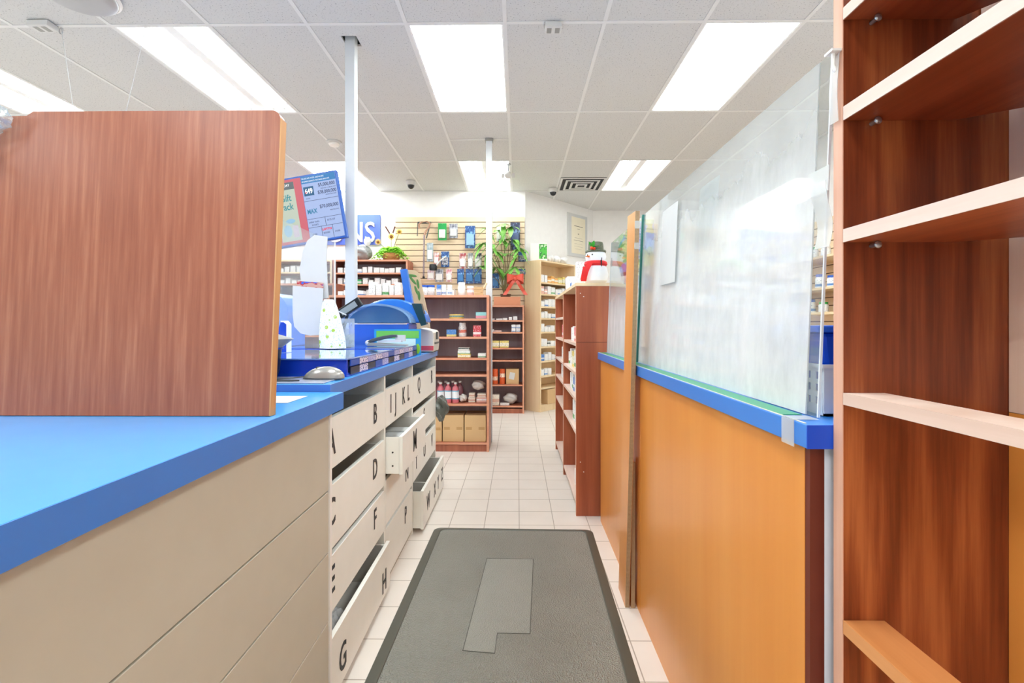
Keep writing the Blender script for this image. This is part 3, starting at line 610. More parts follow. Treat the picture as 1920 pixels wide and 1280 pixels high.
# printer
t = thing('label_printer', 'off-white label printer at the far end of the blue counter', 'printer', (-.60, 3.2, .987))
MB().prism([(-.64, .99), (-.552, .99), (-.548, 1.03), (-.548, 1.115), (-.56, 1.13), (-.64, 1.148)], 3.12, 3.34, 'Y').build('body', mat('ivory_plastic', 'dcd6cc', .4), t, .006)
B(-.547, -.545, 3.15, 3.31, 1.04, 1.052).build('paper_slot', M_dgrey, t)
B(-.545, -.540, 3.20, 3.26, 1.07, 1.12).build('latch', M_dgrey, t)
B(-.64, -.549, 3.117, 3.1195, 1.0, 1.03).build('red_band', mat('pink_red_band', 'd9505a', .4), t)
B(-.64, -.552, 3.12, 3.34, .987, .9895).build('feet', M_black, t)
# brochure
t = thing('brochure_card', 'blue and green printed card standing behind the stapler', 'brochure', (PX(745, 2.84), 2.84, .987))
B(PX(701, 2.84), PX(789, 2.84), 2.838, 2.844, .987, PZ(617, 2.84)).build('card', mat('brochure_blue', '2b9ad6', .4), t)
B(PX(705, 2.84), PX(785, 2.84), 2.8365, 2.838, PZ(634, 2.84), PZ(620, 2.84)).build('green_panel', mat('brochure_green', '74c655', .4), t)
B(PX(706, 2.84), PX(779, 2.84), 2.8365, 2.838, 1.0, PZ(635, 2.84)).build('pale_panel', mat('brochure_pale', 'd4f0e8', .4), t)
MB().ell((0, 0, 0), .014, .001, .03, 14, M=T(PX(783, 2.84), 2.8362, 1.025)).build('green_leaf', mat('brochure_lime', '8fd03a', .4), t)
# stapler
t = thing('stapler', 'dark grey office stapler lying on the glass display case', 'stapler', (-.69, 2.6, 1.0525))
MB().prism([(-.815, 1.053), (-.60, 1.053), (-.60, 1.060), (-.70, 1.066), (-.815, 1.072)], 2.58, 2.625, 'Y').build('base', M_grey, t, .003)
MB().prism([(-.815, 1.078), (-.79, 1.092), (-.73, 1.108), (-.68, 1.115), (-.655, 1.114), (-.650, 1.103), (-.70, 1.095), (-.75, 1.084), (-.80, 1.072)], 2.578, 2.627, 'Y').build('arm', M_dgrey, t, .004)
MB().prism([(-.76, 1.07), (-.63, 1.074), (-.63, 1.086), (-.76, 1.082)], 2.586, 2.619, 'Y').build('magazine', M_lgrey, t)
MB().box(-.665, -.612, 2.592, 2.612, 1.078, 1.112).build('white_tag', M_paper, t)
MB().ell((-.815, 2.602, 1.069), .016, .024, .016, 14).build('hinge', M_lgrey, t)
# grey bag at the far corner of the counter
tag(MB().ell((-.555, 3.479, .565), .05, .055, .085, 44, fn=crump(9, .25), k=30).build('plastic_bag', mat('dark_bag', '5d625c', .3)), 'dark grey-green plastic bag hanging off the far end of the lettered drawers', 'bag')

# ------------------------------------------------------------------ hanging lottery screen
Ys = 3.0
t = thing('lottery_screen', 'tilted hanging screen showing lottery jackpots, blue frame', 'screen', (PX(567, Ys), Ys, PZ(392, Ys)), local=True)
t.rotation_euler = (0, math.radians(-9.5), 0)
W2, H2 = .245, .215
B(-W2, W2, 0, .035, -H2, H2).build('bezel', mat('frame_blue', '1b57b0', .3), t, .003)
def em(name, c, s=1.0): return mat(name, c, emit=s)
B(-W2 + .012, .012, -.002, 0, -H2 + .012, H2 - .012).build('red_picture', em('screen_red', 'd2606e', .7), t)
pc = MB().box(-.16, -.035, -.004, -.002, -H2 + .03, H2 - .03, 0).box(-.16, -.035, -.005, -.004, H2 - .075, H2 - .03, 1)
pc.ell((-.115, -.005, -.12), .026, .001, .038, 16, 2).box(-.082, -.048, -.0055, -.004, -.165, -.09, 3).ell((-.09, -.005, -.06), .03, .001, .015, 14, 2)
pc.build('gift_picture', [em('screen_sage', 'b6c0ae', .8), em('screen_dark', '5a6468', .8), em('screen_ltblue', '8db8d4', .8), em('screen_pinkish', 'c8b2c4', .8)], t)
sx0, sx1 = .014, W2 - .012
B(sx0, sx1, -.002, 0, -H2 + .012, H2 - .012).build('info_panel', em('screen_pale', 'a8bcea', .7), t)
B(sx0, sx1, -.004, -.002, H2 - .056, H2 - .012).build('header_bar', em('screen_header', '2a7fc0', .7), t)
ln = MB()
for z in (.047, -.068, -.122): ln.box(sx0, sx1, -.0035, -.0022, z - .001, z + .001)
ln.box(.127, .129, -.0035, -.0022, -.122, -.068).box(.095, .097, -.0035, -.0022, -H2 + .012, -.122).box(.165, .167, -.0035, -.0022, -H2 + .012, -.122)
ln.build('rule_lines', em('screen_navy', '22335e', .6), t)
def st(s_, x, z, h, al='LEFT', b=0, nm='jackpot_text', c='navy', wx=.86): MB().text(s_, h / .7, T(x, -.0048, z) @ FACE_Y @ Matrix.Diagonal((wx, 1, 1, 1)), align=al, bold=b, ext=.0003).build(nm, em('screen_text_navy', '14265e', .5) if c == 'navy' else em('screen_text_white', 'f4f8ff', .8), t)
st('$5,000,000', .225, .136, .021, 'RIGHT', .0003, wx=.8); st('$38,000,000', .228, .09, .021, 'RIGHT', .0003, wx=.8); st('$70,000,000', .226, 0, .021, 'RIGHT', .0003, wx=.8)
st('GOLD BALL  LA BOULE D\'OR', .228, .113, .007, 'RIGHT', wx=.75); st('EXTRA', .03, .062, .007); st('GUARANTEED PRIZE', .225, .07, .006, 'RIGHT'); st('MAXMILLIONS', .225, -.03, .007, 'RIGHT'); st('$125,107', .14, -.09, .011); st('$210,872', .04, -.108, .009)
st('poker lotto', .025, -.088, .012, wx=.8); st('$50,000', .105, -.168, .010); st('$10,000', .178, -.168, .010, wx=.7); st('10,000', .03, -.168, .010)
st('UPCOMING JACKPOTS / PROCHAINS GROS LOTS', sx0 + .005, H2 - .045, .009, nm='header_text', c='w', wx=.62); st('THU DEC 04/05  04 DEC - BACK IN CEVE', sx0 + .005, H2 - .026, .009, nm='header_text', c='w', wx=.62)
lg = MB().box(.022, .085, -.004, -.0022, .08, .137, 0); lg.text('649', .045, T(.054, -.0048, .107) @ FACE_Y @ Matrix.Diagonal((.72, 1, 1, 1)), m=1, bold=.001); lg.ell((.035, -.0052, .10), .005, .0008, .005, 12, 2)
lg.build('game_logo', [em('logo_teal', '1d5c88', .7), em('logo_white', 'ffffff', .9), em('logo_red', 'cf2030', .8)], t)
MB().text('MAX', .04, T(.055, -.0045, -.022) @ FACE_Y @ Matrix.Diagonal((.72, 1, 1, 1)), bold=.001).build('max_logo', em('logo_maxteal', '2080a8', .7), t)
MB().text('LOTTO', .018, T(.13, -.0045, -.145) @ FACE_Y, bold=.0008).build('red_logo', em('logo_red2', 'e02030', .8), t)
MB().text('Gift', .06, T(-.1, -.0055, .085) @ FACE_Y @ Matrix.Diagonal((.8, 1, 1, 1)), bold=.0008).build('gift_text', em('gift_teal', '2a8f98', .7), t)
MB().text('Pack', .06, T(-.1, -.0055, .03) @ FACE_Y @ Matrix.Diagonal((.75, 1, 1, 1)), bold=.0008).build('gift_text', em('gift_teal', '2a8f98', .7), t)
MB().text('HOLIDAY', .022, T(-.1, -.0062, .165) @ FACE_Y @ Matrix.Diagonal((.8, 1, 1, 1))).build('gift_heading', em('logo_white', 'ffffff', .9), t)
MB().box(.02, .10, .035, .06, -.05, .05).box(.10, .22, .045, .055, -.03, .0).build('wall_mount', M_dgrey, t)

# ------------------------------------------------------------------ back wall sign
ys = YB - .03
t = thing('wall_sign', 'long blue wall sign with raised white letters behind the hanging screen', 'sign', (-4.2, ys, 2.2))
B(PX(225, ys), PX(712, ys), ys, ys + .02, PZ(458, ys), PZ(402, ys)).build('sign_board', mat('sign_periwinkle', '4d66cc', .4), t)
s_ = MB().text('PRESCRIPTIONS', .395, T(PX(704, ys), ys - .012, PZ(437, ys)) @ FACE_Y @ Matrix.Diagonal((.86, 1, 1, 1)), align='RIGHT', bold=.003, ext=.012)
s_.build('sign_letters', M_paper, t)

# ------------------------------------------------------------------ slatted wall panel
M_slat = mat('maple_slatwall', 'ead2b0', .5)
sx0, sx1 = PX(741, 6.6), .10
t = thing('slatwall_panel', 'beige slatted display wall behind hanging packages', 'slatwall', ((sx0 + sx1) / 2, 6.6, 1.2))
zt = PZ(407, 6.6); z = zt; pt = .0775; k = 0
B(sx0, sx1, 6.597, 6.615, .9, zt).build('backing', mat('slat_groove', '7a5a44', .7), t)
sl = MB(); 
while z > .95: sl.box(sx0, sx1, 6.578, 6.597, z - pt + .010, z); z -= pt
so = sl.build('slats', M_slat, t)

# ------------------------------------------------------------------ shelving units
def unit(name, label, cat, x0, x1, y0, y1, z1, levels, ms, mb, me, kick=.08, div=(), group=None, top=True):
    t = thing(name, label, cat, ((x0 + x1) / 2, (y0 + y1) / 2, 0), group=group); th = .022
    for a, b_ in ((x0, x0 + th), (x1 - th, x1)):
        p = B(a, b_, y0, y1, 0, z1 - th if top else z1).build('side_panel', ms, t)
        B(a, b_, y0 - .0015, y0, 0, z1 - th).build('edge_band', me, p)
    B(x0 + th, x1 - th, y1 - .01, y1, .0, z1 - th).build('back_panel', mb, t)
    if top:
        p = B(x0, x1, y0, y1, z1 - th, z1).build('top_panel', ms, t); B(x0, x1, y0 - .0015, y0, z1 - th, z1).build('edge_band', me, p)
    for z in levels:
        p = B(x0 + th, x1 - th, y0 + .003, y1 - .01, z - .02, z).build('shelf', ms, t); B(x0 + th, x1 - th, y0 + .001, y0 + .003, z - .02, z).build('edge_band', me, p)
    if kick: B(x0 + th, x1 - th, y0 + .01, y0 + .022, 0, kick - .02).build('kick_board', ms, t)
    return t
MAINL = [1.224, 1.057, .862, .71, .441, .085]
unit('shelving_unit', 'low dark brown shelving unit with cardboard boxes at the bottom', 'shelf unit', -1.0, -.26, 4.38, 4.69, 1.44, MAINL, M_dshelf, M_dback, M_rededge)
unit('shelving_unit', 'left half of the low dark brown shelving, mostly behind the blue counter', 'shelf unit', -1.75, -1.002, 4.38, 4.69, 1.44, MAINL, M_dshelf, M_dback, M_rededge)
NARL = [1.226, 1.07, .862, .70, .378, .10]
unit('shelving_unit', 'narrow dark shelving unit against the slatted wall under the potted plant', 'shelf unit', -.36, .09, 6.27, 6.575, 1.42, NARL, M_dshelf, M_dback, M_rededge)
unit('shelving_unit', 'tall dark wood shelving of white medicine cartons, left of the slatted wall', 'shelf unit', -2.42, -1.44, 6.25, 6.58, 2.02, [1.85, 1.70, 1.55, 1.3, 1.0, .6, .1], M_dshelf, M_dback, M_rededge)
unit('shelving_unit', 'pale shelving unit of white cartons seen through the clear shield', 'shelf unit', -3.3, -2.44, 6.25, 6.58, 2.02, [1.86, 1.70, 1.5, 1.3, 1.0, .6, .1], M_rededge, M_palepan, M_maple)
unit('shelving_unit', 'shorter brown shelving unit standing before the pale shelves, behind the counter shield', 'shelf unit', -2.75, -2.0, 5.2, 5.5, 1.62, [1.45, 1.28, 1.05, .7, .4, .1], M_dshelf, M_dback, M_rededge)

CM = {
 'w': carton_mat('carton_white', 'f5f5f4', 'eceef0', .1, .2), 'wb': carton_mat('carton_white_blue', 'f2f4f6', '4d86c8', .12, .3), 'wg': carton_mat('carton_white_green', 'f3f6f2', '5aa85a', .1, .3),
 'wo': carton_mat('carton_orange', 'f0b050', 'f6f0e0', .3, .6), 'wp': carton_mat('carton_pink', 'e8b4a4', 'f6f0ee', .4, .7), 'y': carton_mat('carton_yellow', 'eed977', 'f4f0d8', .2, .7, ink='6f7f8a'),
 'b': carton_mat('carton_blue', '3a78c8', 'e8eef4', .3, .5), 'g': carton_mat('carton_green', '3fae64', 'eef4ee', .3, .6), 'r': carton_mat('carton_red', 'd6505a', 'f0e0e0', .2, .4, ink='f4e8ea'),
 't': carton_mat('carton_teal', '8cd0d0', 'e08c9c', .05, .45), 'k': carton_mat('carton_black_white', 'eceae4', '2f3a34', .5, .8), 'by': carton_mat('carton_blue_yellow', '4a86cc', 'e6d87a', .0, .3),
 'c': carton_mat('carton_cream', 'efe3d0', 'd8a890', .3, .6)}
CN = {'w': 'white', 'wb': 'blue-striped white', 'wg': 'green-striped white', 'wo': 'orange', 'wp': 'pink', 'y': 'yellow', 'b': 'blue', 'g': 'green', 'r': 'red', 't': 'teal and pink', 'k': 'black and white', 'by': 'blue and yellow', 'c': 'cream'}
def carton(x, y, z, w_, d, h, key, label, group=None, rz=0, name='carton', cat='carton'):
    o = B(-w_ / 2, w_ / 2, -d / 2, d / 2, 0, h).build(name, CM[key] if isinstance(key, str) else key, None, min(.002, h * .05), 1)
    o.location = (x, y, z + .0005); o.rotation_euler = (0, 0, rz); return tag(o, label, cat, group)
M_cap = mat('white_cap', 'fafafa', .4)
def bottle(x, y, z, r, h, label, body, cap=M_cap, group=None, parts=True, sq=1, name='medicine_bottle', cat='bottle', neck=.6):
    prof = [(r * .92, 0), (r, h * .04), (r, h * .68), (r * neck, h * .8)]
    cp = [(r * neck * 1.1, h * .8), (r * neck * 1.1, h * .99), (r * neck, h)]
    if parts:
        t = thing(name, label, cat, (x, y, z + .0005), group=group)
        MB().lathe(prof, (x, y, z + .0005), 18, sy=sq).build('body', body, t); MB().lathe(cp, (x, y, z + .0005), 18, sy=sq).build('cap', cap, t); return t
    return tag(MB().lathe(prof, (x, y, z + .0005), 12, 0).lathe(cp, (x, y, z + .0005), 12, 1).build(name, [body, cap]), label, cat, group)

# main low shelf contents (Y 4.38..)
def at(px0, px1, py0, py1, Y): return PX(px0, Y), PX(px1, Y), PZ(py1, Y), PZ(py0, Y)
def cpx(px0, px1, h_px, Y, zl, key, label, d=.08, group=None, **k):
    a, b_ = PX(px0, Y), PX(px1, Y); return carton((a + b_) / 2, Y + d / 2, zl, b_ - a, d, h_px * Y / F, key, label, group, **k)
Ym = 4.42
tag(MB().lathe([(.068, 0), (.07, .01), (.07, .035), (.066, .04)], (PX(854, Ym), Ym + .08, 1.2245), 28).build('round_tin', carton_mat('tin_yellow', 'e8c860', '6a9a90', .35, .7)), 'flat round yellow tin on the top shelf of the low dark shelving', 'tin')
cpx(892, 912, 12, Ym, 1.224, 't', 'teal and pink carton on the top shelf of the low dark shelving')
cpx(837, 855, 13, Ym, 1.057, 'by', 'blue and yellow carton left of the white jar, low dark shelving')
t = thing('supplement_jar', 'tall white jar with a red printed label on the low dark shelving', 'jar', (PX(866, Ym), Ym + .05, 1.0575))
MB().lathe([(.035, 0), (.038, .01), (.038, .085), (.03, .1)], (PX(866, Ym), Ym + .05, 1.0575), 24).build('body', carton_mat('jar_label', 'f4f2ee', 'e0745c', .35, .62), t)
MB().lathe([(.031, .1), (.031, .128)], (PX(866, Ym), Ym + .05, 1.0575), 24).build('cap', M_cap, t)
cpx(887, 902, 21, Ym, 1.057, 'r', 'tall red carton right of the white jar, low dark shelving')
for k, (a, b_, h0) in enumerate(((858, 882, 7), (858, 881, 6), (859, 880, 6))):
    cpx(a, b_, h0 - .3, Ym, .862 + sum((7, 6, 6)[:k]) * Ym / F, ('y', 'wg', 'k')[k], ('bottom yellow', 'middle green-striped', 'top black and white')[k] + ' flat carton of the small stack on the low dark shelving', group='stack of three flat cartons')
cpx(896, 911, 8, Ym, .862, 'wg', 'small pale green-striped carton right of the three-carton stack')
# pink bottles
M_pink = mat('pink_liquid', 'd8747e', .2); M_lab = mat('bottle_label', 'eef2f6', .5); M_lb = mat('bottle_label_blue', '6fb4d2', .5)
def pink(px, Y, label, dark=False):
    x = PX(px, Y); z = .4415; r = .032; t = thing('syrup_bottle', label, 'bottle', (x, Y, z), group='pink syrup bottles')
    MB().lathe([(r * .95, 0), (r, .01), (r, .125), (r * .75, .145), (.012, .16), (.012, .172)], (x, Y, z), 22).build('body', mat('clear_pinkish', 'a8707c', .25) if dark else M_pink, t)
    if not dark:
        lb_ = MB().lathe([(r + .0008, .035), (r + .0008, .115)], (x, Y, z), 22).build('label', M_lab, t)
        for q in (.035, .105): MB().lathe([(r + .0014, q), (r + .0014, q + .01)], (x, Y, z), 22).build('label_stripe', M_lb, lb_)
    MB().lathe([(.015, .172), (.015, .19)], (x, Y, z), 16).build('cap', M_lgrey if not dark else M_cap, t)
for k, px in enumerate((826, 840, 854)): pink(px, 4.45, 'pink syrup bottle with white label, %s of the front three' % ('left', 'middle', 'right')[k])
for k, px in enumerate((823, 836, 849, 862)): pink(px, 4.56, 'dusky pink bottle in the back row, %s' % ('leftmost', 'second from left', 'third from left', 'rightmost beside the wrapped pack')[k], True)
tag(MB().ell((PX(897, 4.5), 4.5, .441 + .158), .062, .05, .045, 44, fn=crump(21, .12), k=30).build('wrapped_pack', mat('crinkled_wrap', 'd5cfc9', .35)), 'plastic wrapped white bundle on top of cartons beside pink bottles', 'bundle')
tag(MB().ell((PX(868, 4.46), 4.46, .441 + .042), .038, .036, .036, 44, fn=crump(22, .14), k=30).build('wrapped_pack', mat('crinkled_wrap', 'd5cfc9', .35)), 'small crinkled white bundle right of the three pink bottles', 'bundle')
cpx(878, 891, 9, 4.46, .441, 'c', 'small cream carton, lower one of the pair under the wrapped bundle', group='cartons under the bundle')
cpx(879, 890, 8, 4.46, .441 + 9.2 * 4.46 / F, 'c', 'small cream carton, upper one of the pair under the wrapped bundle', group='cartons under the bundle')
cpx(893, 912, 9, 4.46, .441, 'wp', 'wide pinkish carton at the right, lower of two', group='cartons under the bundle')
cpx(895, 911, 7, 4.46, .441 + 9.2 * 4.46 / F, 'c', 'wide pinkish carton at the right, upper of two', group='cartons under the bundle')
def cardboard(px0, px1, h, Y, z, label, group, d=.24):
    a, b_ = PX(px0, Y), PX(px1, Y); t = thing('cardboard_box', label, 'cardboard box', ((a + b_) / 2, Y + d / 2, z + .0005), group=group)
    B(a, b_, Y, Y + d, z + .0005, z + h).build('box', M_card, t, .002)
    B(a + .0, b_ - .0, Y + d / 2 - .025, Y + d / 2 + .025, z + h, z + h + .0008).build('tape', mat('brown_tape', 'b98f5c', .3), t)
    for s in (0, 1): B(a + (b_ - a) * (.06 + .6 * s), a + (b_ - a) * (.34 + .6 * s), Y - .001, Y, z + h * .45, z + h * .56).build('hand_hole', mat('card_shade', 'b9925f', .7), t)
for k, (a, b_) in enumerate(((788, 828), (830, 869), (871, 911))): cardboard(a, b_, .245 - (k == 0) * .01, 4.41, .085, 'brown cardboard box on the bottom shelf, %s' % ('leftmost and half hidden by the drawers', 'middle', 'right one')[k], 'cardboard boxes on the bottom shelf')

# on top of the low shelf
Yt = 4.45
def tpx(px0, px1, h_px, key, label, Y=Yt, d=.09, **k): return cpx(px0, px1, h_px, Y, 1.44, key, label, d, **k)
for k, (a, b_, h, c) in enumerate(((690, 703, 26, 'w'), (704, 715, 22, 'w'), (716, 728, 24, 'wg'), (729, 738, 20, 'w'), (739, 751, 25, 'w'))):
    tpx(a, b_ - .5, h, c, '%s carton on the low shelving top left of blue screen, %s' % (CN[c], ORD[k]), group='cartons on the low shelf top', Y=4.5)
for k, (a, b_, h, c) in enumerate(((632, 641, 8, 'w'), (643, 652, 10, 'w'), (670, 680, 9, 'wb'))):
    tpx(a, b_, h, c, 'tiny %s carton on the low shelving top around the thick post, %s' % (CN[c], ORD[k]), group='small cartons by the post')
for k, px in enumerate((794, 806)):
    t = bottle(PX(px, Yt), Yt + .05, 1.44, .034, .1, 'white pill tub with blue lid on the low shelving top, %s' % ('left', 'right')[k], CM['w'], mat('blue_cap', '2e5fc0', .4), 'blue lidded tubs', neck=.95)
t = thing('wire_basket', 'white plastic basket holding blue-lidded packs on the low shelving top', 'basket', (PX(835, Yt), Yt + .09, 1.4405))
bx0, bx1 = PX(817, Yt), PX(851, Yt); wk = MB()
for i in range(13):
    x = bx0 + (bx1 - bx0) * i / 12; wk.box(x - .0015, x + .0015, Yt, Yt + .003, 1.441, 1.5)
for i in range(5): wk.box(bx0 - .0005, bx1 + .0005, Yt - .0006, Yt + .0036, 1.4445 + i * .0138, 1.447 + i * .0138)
wk.box(bx0, bx1, Yt, Yt + .16, 1.4405, 1.443); wk.box(bx0, bx0 + .003, Yt, Yt + .16, 1.443, 1.5); wk.box(bx1 - .003, bx1, Yt, Yt + .16, 1.443, 1.5); wk.box(bx0, bx1, Yt + .157, Yt + .16, 1.443, 1.5)
wk.build('basket', M_white, t)
for k, (a, c) in enumerate(((823, 'b'), (832, 'wb'), (843, 'wb'))): carton(PX(a, Yt + .05), Yt + .06, 1.443, .04, .05, .1, c, '%s packet standing in the white basket, %s' % (CN[c], ORD[k]), 'packets in the basket')
bottle(PX(864, Yt), Yt + .06, 1.44, .036, .125, 'plain white canister right of the white basket', M_white, neck=.8)
bottle(PX(881, Yt), Yt + .05, 1.44, .034, .09, 'white canister with pink print left of the small wooden crate', CM['wp'], neck=.85)
t = thing('wooden_crate', 'small tan wooden crate on the low shelving top beside the thin post', 'crate', (PX(897, Yt), Yt + .06, 1.4405))
cx0, cx1 = PX(889, Yt), PX(906, Yt)
for k in range(3): B(cx0, cx1, Yt, Yt + .006, 1.442 + k * .027, 1.466 + k * .027).build('slat', M_card, t)
B(cx0, cx1, Yt + .006, Yt + .1, 1.4405, 1.45).build('box', M_card, t)
tag(MB().tube([(PX(900, Yt), Yt + .045, 1.46), (PX(912, Yt), Yt + .045, 1.56)], .009, 8).build('wooden_pestle', M_maple), 'light wooden stick leaning out of the small tan crate', 'stick')

# narrow unit contents
Yn = 6.31
for k, (a, b_, h) in enumerate(((923, 927, 3), (930, 942, 3), (943, 951, 4), (954, 960, 6), (962, 970, 7))): cpx(a, b_, h, Yn, 1.226, 'w', 'tiny white carton on the top shelf of the narrow shelving, ' + ORD[k], group='tiny cartons, narrow shelf')
cpx(925, 940, 3, Yn, 1.07, 'wp', 'flat pink carton on the second shelf of the narrow shelving')
cpx(923, 926, 5, Yn, 1.07, 'w', 'thin white carton at the left of the second narrow shelf')
for i in range(2):
    for k in range(2): cpx(959 + 8.6 * k, 967 + 8.6 * k, 6.8, Yn, 1.07 + i * 7 * Yn / F, 'wb', 'blue-striped white carton in the block of four, %s %s' % (('lower', 'upper')[i], ('left', 'right')[k]), group='block of four cartons')
cpx(922.5, 936, 13, Yn, .862, 'y', 'yellow carton on the third narrow shelf, left one', group='yellow cartons'); cpx(937, 954, 13, Yn, .862, 'y', 'yellow carton on the third narrow shelf, right one', group='yellow cartons')
for k, px in enumerate((928, 942)): tag(MB().lathe([(.038, 0), (.038, .005), (.037, .19), (.033, .2)], (PX(px, Yn), Yn + .05, .3785), 24).build('drink_can', carton_mat('orange_can_%d' % k, 'e0642f', 'f4dcc4', .25 + .2 * k, .5 + .2 * k, ink='c03a20')), 'tall orange canister on the narrow shelving, %s one' % ('left', 'right')[k], 'canister', 'orange canisters')
t = thing('cardboard_box', 'small brown cardboard box with a white label beside two orange canisters', 'cardboard box', (PX(961, Yn), Yn + .1, .379))
B(PX(949, Yn), PX(973, Yn), Yn, Yn + .18, .3785, .58).build('box', M_card, t, .002)
MB().box(-.035, .035, -.001, 0, -.045, .045, 0, T(PX(960, Yn), Yn - .0005, .49) @ Matrix.Rotation(.2, 4, 'Y')).build('shipping_label', M_paper, t)
cpx(922.5, 936, 20, Yn, .10, 'c', 'upright cream carton with a picture on the bottom narrow shelf'); cpx(938, 955, 4, Yn, .10, 'w', 'flat white carton lying before the bag on the bottom narrow shelf', d=.05)
tag(MB().ell((PX(957, 6.42), 6.42, .178), .095, .085, .07, 44, fn=crump(31, .1), k=30).build('plastic_bag', mat('crinkled_wrap', 'd5cfc9', .35)), 'grey-white plastic bag on the bottom shelf of the narrow shelving', 'bag')
# tall back shelving cartons
rr = random.Random(11)
for row, (zl, keys) in enumerate(((1.85, 'w w w wb w w w w w w w w'.split()), (1.70, 'w wb g g w w w w w w'.split()), (1.55, 'w w wb w w w w w w'.split()))):
    x = -2.38
    for k, c in enumerate(keys):
        wd = rr.uniform(.055, .085); h = rr.uniform(.05, .085)
        if x + wd > -1.48: break
        carton(x + wd / 2, 6.34, zl, wd, .1, h, c, '%s carton, %s on the %s shelf of the tall dark shelving' % (CN[c], ORD[k], ROWN[row]), 'cartons on the tall dark shelving'); x += wd + rr.uniform(.004, .02)
for row, zl in enumerate((1.86, 1.70)):
    x = -3.25
    for k in range(10):
        wd = rr.uniform(.055, .085); h = rr.uniform(.05, .09)
        if x + wd > -2.48: break
        carton(x + wd / 2, 6.34, zl, wd, .1, h, 'w', 'white carton, %s on the %s shelf of the pale shelving' % (ORD[k], ROWN[row]), 'cartons on the pale shelving'); x += wd + rr.uniform(.004, .03)
for k in range(6): carton(-2.66 + k * .115, 5.28, 1.28 if k % 2 else 1.05, .1, .1, .09 + .01 * (k % 3), ('wb', 'w', 'b')[k % 3], '%s carton behind the clear shield, %s on the short brown unit' % (CN[('wb', 'w', 'b')[k % 3]], ORD[k]), 'cartons on the short brown unit')

# ------------------------------------------------------------------ packages on the slatted wall
def hang(px0, px1, py0, py1, mt, label, cat='package', name='hanging_package', inner=None, Y=6.52, tilt=0):
    x0, x1, z0, z1 = at(px0, px1, py0, py1, Y); t = thing(name, label, cat, ((x0 + x1) / 2, Y, z0), local=True)
    hw, hh = (x1 - x0) / 2, z1 - z0
    MB().box(-hw, hw, 0, .004, 0, hh).build('card', mt, t)
    MB().box(-hw * .75, hw * .75, -.022, 0, hh * .12, hh * .62).build('blister', inner or M_lgrey, t, .006)
    MB().tube([(0, .056, hh - .012), (0, -.03, hh - .012), (0, -.04, hh)], .0022, 6).build('hook', M_metal, t)
    t.rotation_euler = (0, tilt, 0); return t
P_bl = printed('blue_pack', '3f6fb4', '1e3f7c', 4, .5, '7fb0dc'); P_dk = printed('dark_pack', '3a4258', 'c8c8d0', 4, .56)
P_gr = printed('green_pack', '3aa864', 'e6f0e4', 3, .5); P_sk = mat('sky_blister', '9cc4e4', .2); P_rd = printed('red_pack', 'cc3038', 'f0e4e0', 3, .58)
hang(821, 837, 418, 450, mat('green_pack_card', '23a552', .4), 'green and white packet hanging high on the slatted wall', inner=mat('grn_wht', 'dfe9dc', .3))
hang(842, 858, 419, 446, P_dk, 'dark packet right of the green and white packet', inner=M_lgrey)
hang(872, 891, 423, 465, P_bl, 'large light blue brace packet left of the thin post', inner=P_sk)
hang(957, 975, 417, 468, printed('navy_pack', '4a5478', '262c44', 4, .5, '8098c0'), 'tall navy packet at the right end of the slatted wall', inner=mat('navy_blister', '55658c', .3))
hang(972, 986, 472, 490, P_bl, 'small dark blue packet at the right edge behind the leaves', inner=P_dk)
hang(972, 985, 504, 514, P_bl, 'smaller dark blue packet below, at the right edge behind the leaves', inner=P_dk)
hang(827, 842, 471, 500, P_bl, 'blue packet right of the red packet, middle row', inner=P_dk)
hang(813, 823, 473, 496, P_rd, 'narrow red packet in the middle of the slatted wall', inner=M_white)
hang(800, 812, 455, 490, printed('white_pack', 'dfe6ea', '9ab0b8', 4, .55), 'clear white packet left of the red packet', inner=M_white)
for k, (a, b_) in enumerate(((857, 870), (873, 888), (889, 903))): hang(a, b_, 504, 531, P_bl, 'blue support packet in the lower row, %s of three left of the thin post' % ('left', 'middle', 'right')[k], inner=mat('dark_sky', '3f7cb8', .3))
hang(922, 936, 512, 540, P_bl, 'blue packet in the lower row right of the thin post', inner=mat('dark_sky', '3f7cb8', .3))
hang(937, 948, 516, 538, printed('mint_pack', 'c8e0cc', '9cc4a8', 4, .55), 'pale green packet right of the blue one, lower row', inner=M_white)
hang(801, 814, 505, 524, printed('pink_pack', 'e8b8c4', 'f2e6e8', 4, .5), 'pink packet in the lower row', inner=M_white)
hang(816, 831, 504, 528, P_dk, 'black and white packet right of the pink packet, lower row', inner=M_white)
hang(836, 847, 504, 528, printed('wr_pack', 'eef0f2', 'd88890', 3, .6), 'white packet with pink edge, lower row', inner=M_white)
hang(931, 948, 425, 452, printed('wh_pack2', 'eef0ec', 'c8d4c4', 4, .6), 'white packet right of the thin post, behind leaves', inner=M_white)
for k, (a, b_) in enumerate(((861, 874), (877, 887), (890, 903))): hang(a, b_, 474, 503, printed('glove_pack%d' % k, 'ececea', ('b04048', '8a8a90', '2c2c30')[k], 3, .57), 'white %s packet in the middle row, %s of three' % (('red-printed', 'grey-printed', 'black-printed')[k], ('left', 'middle', 'right')[k]), inner=M_white)
t = thing('hanging_brace', 'black strap brace hanging askew before the blue packet', 'brace', (PX(812, 6.44), 6.44, PZ(508, 6.44)), local=True)
MB().lathe([(.05, -.04), (.055, 0), (.05, .04)], (0, 0, .05), 18).build('cuff', M_black, t); MB().tube([(.03, -.01, .06), (.1, -.02, .14), (.17, .0, .2)], .01, 8).build('strap', M_lgrey, t); MB().tube([(.17, .0, .2), (.17, .136, .2)], .003, 6).build('hook', M_metal, t)
t = thing('walking_cane', 'patterned walking cane with curved handle hung on the slatted wall', 'cane', (PX(795, 6.48), 6.48, PZ(520, 6.48)))
